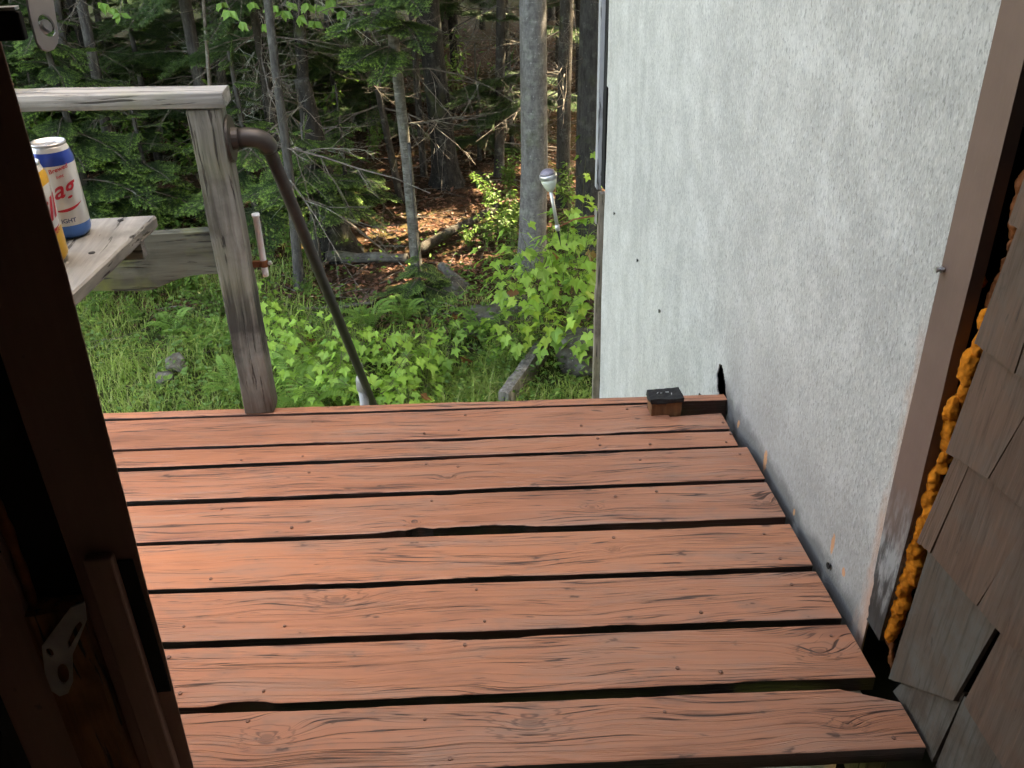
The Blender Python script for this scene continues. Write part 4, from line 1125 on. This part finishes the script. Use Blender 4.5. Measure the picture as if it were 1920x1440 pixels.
# ---- trees further in that the photo does not tell apart
random.seed(5)
cnt = 0; spots = []
tries = 0
while cnt < 46 and tries < 900:
    tries += 1
    y = U(9.3, 21); x = U(-.52*y-1.0, .16*y+.6)
    if any((x-a)**2+(y-b_)**2 < (.75 if y < 14 else .9) for a, b_ in spots): continue
    # keep a strip of open litter floor (the lit slope right of the middle)
    if 8.0 < y < 11.5 and -.9 < x < .9: continue
    spots.append((x, y)); cnt += 1
for i, (x, y) in enumerate(spots):
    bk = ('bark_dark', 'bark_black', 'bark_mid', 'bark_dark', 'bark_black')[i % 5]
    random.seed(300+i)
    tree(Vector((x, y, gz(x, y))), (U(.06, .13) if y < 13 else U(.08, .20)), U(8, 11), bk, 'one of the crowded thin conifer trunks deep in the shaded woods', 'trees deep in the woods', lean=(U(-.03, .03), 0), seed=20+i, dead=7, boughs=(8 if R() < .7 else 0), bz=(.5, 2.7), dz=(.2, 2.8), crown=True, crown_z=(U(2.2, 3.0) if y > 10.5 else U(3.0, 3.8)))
# out-of-view trees added so that their crowns shade the yard and woods
random.seed(77)
for i, (x, y) in enumerate(((2.6, 6.6), (4.6, 6.0), (5.6, 8.2), (3.4, 9.0), (7.2, 7.0), (5.0, 10.6), (2.7, 11.6), (8.0, 10.0), (6.6, 4.6), (8.8, 5.6), (7.4, 13), (4.6, 13.5), (-3.6, 8.0), (-4.9, 9.0), (6.2, 15), (8.4, 15.5), (10, 12.5), (5, 17), (7.4, 18), (9.8, 18), (4.4, 19.5), (10.5, 8), (3.6, 15.4), (6.4, 20.5), (-2, 23), (1, 22.5), (3, 22), (-5, 22.5), (-8, 22), (-10, 19), (12, 15), (12, 19))):
    tree(Vector((x, y, gz(x, y))), U(.18, .28), U(9.5, 12), 'bark_mid', 'one of the tall trees added out of view for their shade', 'added shade trees out of view', seed=100+i, dead=3, boughs=0, crown_z=U(3.4, 4.6))

# ---- young firs with soft green boughs
def young_fir(base, h, label, seed, n=26, s=.55, blue=False, zlo=.15, yawr=None):
    random.seed(2000+seed)
    t = thing('young_fir', label, 'tree', base)
    mb, _ = trunk_mb(base, .018*h+.008, h, (0, 0), seed, .2, 8); obj('trunk', mb, M['bark_mid'], t, smooth=True)
    for k in range(n):
        f = (k+R())/n; z = h*(zlo+(1-zlo)*f); yaw = k*2.4+U(-.3, .3)
        add_bough(t, Vector((0, 0, z)), yaw, U(-.05, .35), s*(1.05-.8*f)*U(.8, 1.15), seed >= 30)
    add_bough(t, Vector((0, 0, h*.93)), 0, -1.45, s*.3)
    return t
b = ground_at(185, 455); young_fir(b, 2.1, 'bluish young fir spreading behind the top rail at far left', 1, 34, .95)
b = ground_at(300, 440); young_fir(b, 1.25, 'small young fir below the top rail left of the railing post', 2, 22, .75)
b = ground_at(490, 455); young_fir(b, 1.62, 'bluish young fir right behind the railing post', 3, 22, .70)
b = ground_at(600, 505); young_fir(b, 1.12, 'bright green young fir in front of the old snag behind the pipe handrail', 4, 20, .72, zlo=.55)
b = ground_at(655, 400); young_fir(b, 1.0, 'small dark fir seedling beside the thick old trunk', 5, 16, .55)
b = ground_at(790, 560); young_fir(b, .36, 'ankle-high fir seedling at the foot of the slim pale trunk', 6, 16, .45, zlo=.05)
for i, (px, py, h, n) in enumerate(((110, 330, 2.3, 26), (300, 310, 2.0, 22), (400, 270, 2.4, 24), (540, 290, 2.2, 24), (640, 270, 2.0, 20), (60, 250, 2.6, 24), (230, 230, 2.6, 22), (470, 210, 2.4, 22), (700, 235, 1.8, 18), (330, 180, 2.4, 20), (590, 190, 2.2, 20), (900, 300, .9, 12), (960, 290, 1.0, 12), (130, 170, 2.6, 20), (20, 160, 2.6, 20))):
    b = ground_at(px, py); t = young_fir(b, h, 'one of the dark young firs filling the shade between the trunks', 30+i, n, 1.0 if h > 1.5 else .6); t['group'] = 'dark young firs in the woods'
# low bright boughs of the slim pale tree, reaching into the opening at the top of the view
random.seed(55); b = SLIM.location.copy()
for k, (px, py, dy, up_) in enumerate(((640, 140, .5, .08), (605, 80, .55, .10), (700, 150, .6, .08), (800, 85, .5, .10), (690, 45, .5, .10), (790, 25, .5, .10))):
    q = at_y(px, py, b.y-dy); root = Vector((b.x+LS[0]*(q.z+up_-b.z), b.y, q.z+up_)); d = q-root
    add_bough(SLIM, root-b, math.atan2(d.y, d.x), .02+.06*R(), max(.5, d.length*.95))
b2 = ground_at(540, 430)
t = tree(b2, .08, 8, 'bark_dark', 'broken-limbed fir with drooping dark boughs in the upper left middle', lean=(0, 0), seed=16, dead=10, boughs=9, bz=(1.5, 2.7), dz=(.6, 2.4))

# ---- broadleaf saplings and shrubs
def leafy(base, label, group, me, s, yaw, name='leafy_shrub', cat='shrub'):
    t = thing(name, label, cat, base, group)
    inst('stem', me[0], t, rotm((0,0,0), yaw, 0, 0, s)); inst('foliage', me[1], t, rotm((0,0,0), yaw, 0, 0, s)); return t
random.seed(21)
k = 0
for (px, py, tall, s) in ((925, 400, 0, .8), (955, 360, 0, .8), (960, 440, 0, .8), (1050, 470, 0, .8), (940, 450, 0, .7), (250, 500, 0, .8), (190, 520, 0, .9), (310, 490, 0, .8), (370, 520, 0, .9), (500, 420, 0, .8), (530, 400, 0, .9), (480, 470, 0, .7), (330, 440, 0, .8), (120, 480, 0, .9), (670, 420, 0, .5), (580, 560, 0, .5), (1070, 400, 0, .9), (1090, 430, 0, .8), (640, 385, 0, .7), (880, 470, 0, .5), (910, 470, 0, .7), (960, 460, 0, .8), (700, 300, 0, .8), (640, 360, 0, .8), (960, 500, 0, .6), (560, 500, 0, .6), (820, 290, 0, .6), (600, 420, 0, .7), (540, 470, 0, .7)):
    b = ground_at(px, py); leafy(b, 'loose green understory shrub under the trees', 'understory shrubs', SHRUBS[k % 4], s*U(.9, 1.2), U(0, 6.28)); k += 1
for (px, py) in ((60, 300), (110, 230), (330, 300), (420, 240), (200, 240), (480, 180), (560, 200), (860, 200), (300, 200), (960, 250), (40, 200), (700, 220), (260, 330), (600, 300), (90, 380), (380, 350)):
    b = ground_at(px, py); leafy(b, 'tall leafy bush deep among the trunks', 'tall bushes in the woods', SHRUBS_TALL[k % 3], U(.8, 1.2), U(0, 6.28)); k += 1
for (px, py, s) in ((160, 545, .8), (200, 560, .75), (240, 550, .8), (285, 560, .7), (325, 545, .8), (365, 560, .75), (400, 580, .6), (180, 590, .6), (260, 600, .5), (310, 610, .5), (370, 625, .5), (420, 600, .6), (150, 620, .5)):
    b = ground_at(px, py+10); leafy(b, 'leafy green herb at the back of the yard below the mossy beam', 'herbs at the back of the yard', SHRUBS[k % 4], s*U(.85, 1.1), U(0, 6.28), 'leafy_herb', 'plant'); k += 1
# broad leaves hanging in from above at upper left
b = ground_at(455, 470)
t = thing('beech_sapling', 'broad-leaved sapling with large light green leaves at the top left middle', 'tree', b)
q = at_y(560, -40, b.y); mb = MB(); mb.tube([b+Vector((0,0,-.05)), b+Vector((-.08, 0, .9)), b+Vector((.05, 0, 2.1)), b+Vector((.25, 0, 3.2))], [.02, .016, .012, .008], 8); obj('trunk', mb, M['twig'], t, smooth=True)
random.seed(31); lf = MB(); stm = MB()
for (px, py) in ((430, 20), (450, 40), (500, 45), (530, 20), (560, 30), (600, 10), (640, 20), (510, 10), (545, 5), (575, 5), (620, 0), (415, 5), (470, 5), (690, 10), (710, 0), (590, 40), (205, 15), (225, 25), (190, 5)):
    c = at_y(px, py, b.y-.3+U(-.3, .3)); stm.tube([c, c+Vector((U(-.1, .1), .2, .25))], [.002, .004], 3, cap=False)
    for j in range(5):
        dv = rvec(); dv.z = -.35-.5*R(); leaf_quad(lf, c, dv, Vector((0, -.8, .6))+rvec()*.4, U(.065, .10), U(.020, .028))
obj('twigs', stm, M['twig'], t); obj('leaves', lf, M['fern'], t)

# ---- maple seedlings: every leaf its own piece
def maple(base, h, n, label, group, seed, sun=False, spread=.2, s=1.0):
    random.seed(4000+seed)
    t = thing('maple_seedling', label, 'plant', base, group)
    stm = MB(); spots = []
    ns = max(2, n//9)
    for k in range(ns):
        a = U(0, 6.28); r_ = spread*math.sqrt(R()); tip = Vector((math.cos(a)*r_, math.sin(a)*r_-.03, h*U(.55, 1.0)))
        stm.tube([base+Vector((U(-.02,.02), U(-.02,.02), -.04)), base+Vector((tip.x*.4, tip.y*.4, tip.z*.6)), base+tip], [.004, .003, .0015], 4, cap=False)
        m_ = n//ns
        for j in range(m_):
            f = .35+.65*(j+.5)/m_; p = Vector((tip.x*f, tip.y*f, tip.z*f)); yaw = j*2.2+U(-.5, .5)
            L_ = U(.04, .09)*s; p2 = p+Vector((math.cos(yaw), math.sin(yaw), .35))*L_
            stm.tube([base+p, base+p2], [.0012, .0009], 3, cap=False); spots.append((p2, yaw))
    obj('stem', stm, M['twiggreen'], t)
    for p, yaw in spots:
        me = random.choice(MAPLE_SUN if sun else MAPLE)
        # blades turn towards the open sky over the clearing and droop a little
        inst('leaf', me, t, rotm(p, yaw, U(.05, .75), U(-.45, .45), U(.7, 1.25)*s))
    return t
k = 0
for (px, py, h, n) in ((520, 640, .5, 26), (560, 660, .5, 28), (600, 690, .5, 28), (555, 720, .45, 26), (640, 735, .45, 28), (690, 690, .45, 26), (730, 735, .45, 28), (760, 690, .42, 26), (800, 720, .4, 26), (830, 690, .35, 20), (610, 755, .4, 24), (700, 760, .4, 24), (770, 760, .35, 20), (530, 690, .5, 26), (650, 670, .4, 22), (720, 660, .35, 20), (790, 660, .3, 18)):
    b = ground_at(px, py+22); maple(b, h, int(n*1.45), 'bright green maple seedling in the thicket just past the deck edge', 'maple seedlings past the deck', k, s=.88); k += 1
for (px, py, h, n) in ((515, 585, .3, 14), (500, 560, .3, 12), (840, 640, .28, 16), (880, 640, .28, 16), (920, 650, .25, 14), (870, 600, .22, 12), (940, 620, .25, 14)):
    b = ground_at(px, py+18); maple(b, h, n, 'low leafy seedling on the litter edge beyond the maple thicket', 'low seedlings on the litter edge', k, s=.8); k += 1
for (px, py, h, n) in ((975, 590, .75, 40), (1010, 560, .85, 48), (1050, 600, .85, 50), (1085, 560, .9, 46), (1030, 640, .55, 40), (1075, 650, .55, 36), (1000, 650, .45, 30), (1100, 520, .95, 40), (955, 545, .6, 24), (1020, 610, .8, 46), (1060, 540, .9, 40), (1095, 620, .7, 40)):
    b = ground_at(px, py+35); maple(b, h, n, 'maple seedling with sunlight painted into its yellow-green leaves low in the clump by the wall' if py == 640 else 'leafy maple seedling in the clump by the foot of the panel wall', None if py == 640 else 'maple clump by the panel wall', k, sun=(py == 640), spread=.24, s=1.08); k += 1
b = ground_at(1085, 480); maple(b, 1.25, 26, 'taller maple seedling reaching up beside the wall corner bracket', None, k, spread=.16, s=.8); k += 1

# ---- ferns
def frond_mesh(seed):
    random.seed(seed); mb = MB(); n = 20
    def ax_(f): return Vector((f*.55, 0, .30*math.sin(f*2.2)-.10*f*f))
    mb.tube([ax_(i/8) for i in range(9)], [.0025*(1-i/10) for i in range(9)], 3, cap=False)
    for i in range(n):
        f = .14+.86*i/n; p = ax_(f); L = .115*math.sin(math.pi*(f*.86+.10))**.8+.008
        for s in (-1, 1):
            d = Vector((.45, s, -.10)); leaf_quad(mb, p, d, Vector((0,0,1)), L, .013)
            for j in range(3):
                q = p+d.normalized()*L*(.25+.22*j); leaf_quad(mb, q, Vector((.8, s*.5, 0)), Vector((0,0,1)), .02, .006); leaf_quad(mb, q, Vector((-.6, s*.8, 0)), Vector((0,0,1)), .02, .006)
    return mb.mesh('frond', M['fern'])
FROND = [frond_mesh(i) for i in range(3)]
for i, (px, py, s, lb) in enumerate(((575, 775, .75, 'pale green fern at the deck edge right of the post'), (690, 620, .55, 'feathery fern behind the maple thicket by the handrail'), (440, 735, .5, 'fern tuft left of the railing post base'), (330, 625, .4, 'small fern in the grass left of the post'), (760, 600, .45, 'fern at the front of the litter slope'), (420, 640, .45, 'fern hidden in the grass behind the post'), (905, 625, .5, 'small fern near the flat grey rock'))):
    random.seed(500+i); b = ground_at(px, py+8); t = thing('fern', lb, 'fern', b)
    for j in range(9): inst('frond', random.choice(FROND), t, rotm((0,0,0), j*.7+U(-.2,.2), U(-.5, -.05), 0, s*U(.75, 1.15)))

# ---- grass: blades nobody could count
random.seed(61)
def grass_patch(n, region, hmin, hmax):
    mb = MB()
    while len(mb.f) < n:
        x, y = region()
        if x is None: continue
        z = gz(x, y)-.01; c = mn.noise(Vector((x*2.2, y*2.2, 3)))
        if c < -.35 and R() < .7: continue
        h = U(hmin, hmax)*(1+.8*c); a = U(0, 6.28); d = Vector((math.cos(a), math.sin(a), 0)); w_ = U(.0018, .0042); s = Vector((-d.y, d.x, 0))*w_
        b0 = Vector((x, y, z)); m1 = b0+Vector((0,0,h*.55))+d*h*.22; t1 = b0+Vector((0,0,h*U(.45, .95)))+d*h*U(.35, 1.1)
        k = len(mb.v); mb.v += [tuple(b0-s), tuple(b0+s), tuple(m1+s*.8), tuple(m1-s*.8), tuple(t1)]; mb.f += [(k, k+1, k+2, k+3), (k+3, k+2, k+4)]
    return mb
def left_yard():
    x = U(-4.4, -.55); y = U(3.2, 8.0)
    if y > 7.3+.12*(x+2)+.4*mn.noise(Vector((x, y, 0))) and R() < .9: return None, None
    if x > -1.0 and y > 6.0: return None, None
    return x, y
o = obj('grass', grass_patch(52000, left_yard, .05, .19), M['grass'], origin=(0,0,0), kind='stuff'); tag(o, 'tall green grass in the yard left of the railing post', 'grass')
def right_yard():
    x = U(-.4, .95); y = U(4.0, 6.6)
    if y > 5.4+.9*(x)*.6+.3*mn.noise(Vector((x*2, y*2, 0))): return None, None
    return x, y
o = obj('grass', grass_patch(24000, right_yard, .02, .085), M['grass'], origin=(0,0,0), kind='stuff'); tag(o, 'short grass by the timber edging at the foot of the wall', 'grass')
def mid_yard():
    x = U(-1.0, .8); y = U(4.0, 6.4)
    return (x, y) if R() < .6+mn.noise(Vector((x*3, y*3, 2))) else (None, None)
o = obj('ground_cover', grass_patch(9000, mid_yard, .05, .20), M['grass'], origin=(0,0,0), kind='stuff'); tag(o, 'wild grass and weeds under the maple seedlings', 'grass')
# low leafy ground cover between the seedlings and along the yard's edge
random.seed(62); mb = MB()
for k in range(15000):
    x = U(-4.4, 1.3); y = U(4.0, 7.6)
    c = mn.noise(Vector((x*1.6, y*1.6, 8)))
    if y > 6.7+.25*mn.noise(Vector((x*1.5, y, 1))) and R() < .82: continue
    if c < -.12 and R() < .8: continue
    p = Vector((x, y, gz(x, y)+U(.02, .16)*(1+c))); dv = rvec(); dv.z *= .3; leaf_quad(mb, p, dv, Vector((U(-.5,.5), U(-.8,.2), 1)), U(.025, .055), U(.008, .016))
o = obj('ground_cover', mb, M['broad'], origin=(0,0,0), kind='stuff'); tag(o, 'low leafy weeds covering the edge of the yard', 'ground cover')
# leaf litter and fallen twigs on the forest floor
random.seed(63); mb = MB()
for k in range(26000):
    y = 5.9+(R()**1.6)*10; x = U(-.55*y, .25*y+.5)
    if y < 6.6 and x < -.6 and R() < .9: continue
    p = Vector((x, y, gz(x, y)+.004+.012*R())); dv = rvec(); dv.z *= .25; leaf_quad(mb, p, dv, Vector((U(-.5,.5), U(-.5,.5), 1)), U(.03, .07), U(.010, .022))
o = obj('leaf_litter', mb, M['litter'], origin=(0,0,0), kind='stuff'); tag(o, 'brown fallen leaves covering the forest floor', 'leaf litter')
random.seed(64); mb = MB()
for k in range(900):
    y = 5.8+(R()**1.5)*9; x = U(-.5*y, .2*y+.5); p = Vector((x, y, gz(x, y)+.012)); a = U(0, 6.28); L = U(.12, .6); d = Vector((math.cos(a), math.sin(a), U(-.03, .15)))
    mb.tube([p, p+d*L*.5+Vector((0,0,.01)), p+d*L], [.004*U(.5, 1.4), .003, .001], 3, cap=False)
o = obj('fallen_twigs', mb, M['twig'], origin=(0,0,0), kind='stuff'); tag(o, 'fallen dead twigs strewn over the leaf litter', 'twigs')

# ---- logs, rocks, edging
def log(p0, p1, r0, r1, label, mat, seed, name='fallen_log', cat='log'):
    random.seed(700+seed); mb = MB(); n = 10; pts = []
    for i in range(n+1):
        f = i/n; q = p0.lerp(p1, f); q += Vector((0, 0, .02*mn.noise(Vector((f*4, seed, 0))))); pts.append(q)
    mb.tube(pts, [r0+(r1-r0)*i/n for i in range(n+1)], 10, jit=.18); o = obj(name, mb, M[mat], smooth=True); tag(o, label, cat); return o
a = ground_at(615, 492); b = ground_at(765, 492); log(a+Vector((0,0,.05)), b+Vector((0,0,.04)), .05, .035, 'grey fallen log lying across below the old trunk', 'bark_birch', 1)
a = ground_at(780, 492); b = ground_at(935, 415); log(a+Vector((0,0,.10)), b+Vector((0,0,.14)), .045, .035, 'brown fallen pole slanting up to the right behind the slim trunk', 'bark_dark', 2)
a = ground_at(700, 575); b = ground_at(560, 590); log(a+Vector((0,0,.03)), b+Vector((0,0,.04)), .014, .008, 'thin fallen branch at the near edge of the litter', 'twig', 3, 'fallen_branch', 'branch')
a = ground_at(845, 215); b = ground_at(935, 190); log(a+Vector((0,0,.10)), b+Vector((0,0,.2)), .10, .08, 'moss-covered log in a patch of sunlight', 'bark_dark', 4)
a = ground_at(840, 520); log(a+Vector((-.05,0,.10)), a+Vector((.14,-.28,.02)), .035, .042, 'short broken grey log end by the mossy stump', 'bark_birch', 5)
def rock(c, s, label, seed, mat='rock'):
    bm = bmesh.new(); bmesh.ops.create_icosphere(bm, subdivisions=4, radius=1); mb = MB()
    for v in bm.verts:
        q = v.co*(1+.38*mn.noise(v.co*1.1+Vector((seed*3.3, 0, 0)))+.14*mn.noise(v.co*3+Vector((seed, 0, 0)))+.05*mn.noise(v.co*9))
        mb.v.append((c[0]+q.x*s[0], c[1]+q.y*s[1], c[2]+q.z*s[2]))
    bm.verts.index_update()
    for f in bm.faces: mb.f.append(tuple(v.index for v in f.verts))
    bm.free(); o = obj('rock', mb, M[mat], smooth=True); tag(o, label, 'rock'); return o
p = ground_at(337, 705); rock(p+Vector((0,0,.10)), (.065, .075, .06), 'small grey rock poking out of the grass', 1)
p = ground_at(312, 725); rock(p+Vector((0,0,.06)), (.06, .055, .04), 'low grey rock half sunk in the grass', 6)
p = ground_at(1090, 690); rock(p+Vector((.03,0,.12)), (.17, .16, .17), 'lichened grey boulder at the foot of the wall corner', 2)
p = ground_at(925, 605); rock(p+Vector((0,0,.03)), (.20, .24, .09), 'flat grey rock on the litter slope below the grey fir trunk', 3)
p = ground_at(975, 590); rock(p+Vector((0,0,.04)), (.16, .2, .10), 'slanted grey rock beside the leafy clump', 4)
p = ground_at(845, 545); rock(p+Vector((0,0,.03)), (.13, .12, .08), 'lichen-crusted stump top in the litter right of the slim trunk', 5)
# timber edging
a = ground_at(945, 775); b = ground_at(1018, 672); b.z = a.z
mb = timber((-.035, 0, -.06), (.035, (b-a).length, .15), 20, 1, .005, 9)
ang = math.atan2(-(b.x-a.x), b.y-a.y)
mb.v = [tuple(a+Matrix.Rotation(ang, 3, 'Z') @ Vector(v)) for v in mb.v]
o = obj('edging_timber', mb, M['post']); tag(o, 'mossy grey edging timber lying between grass and weeds', 'timber')
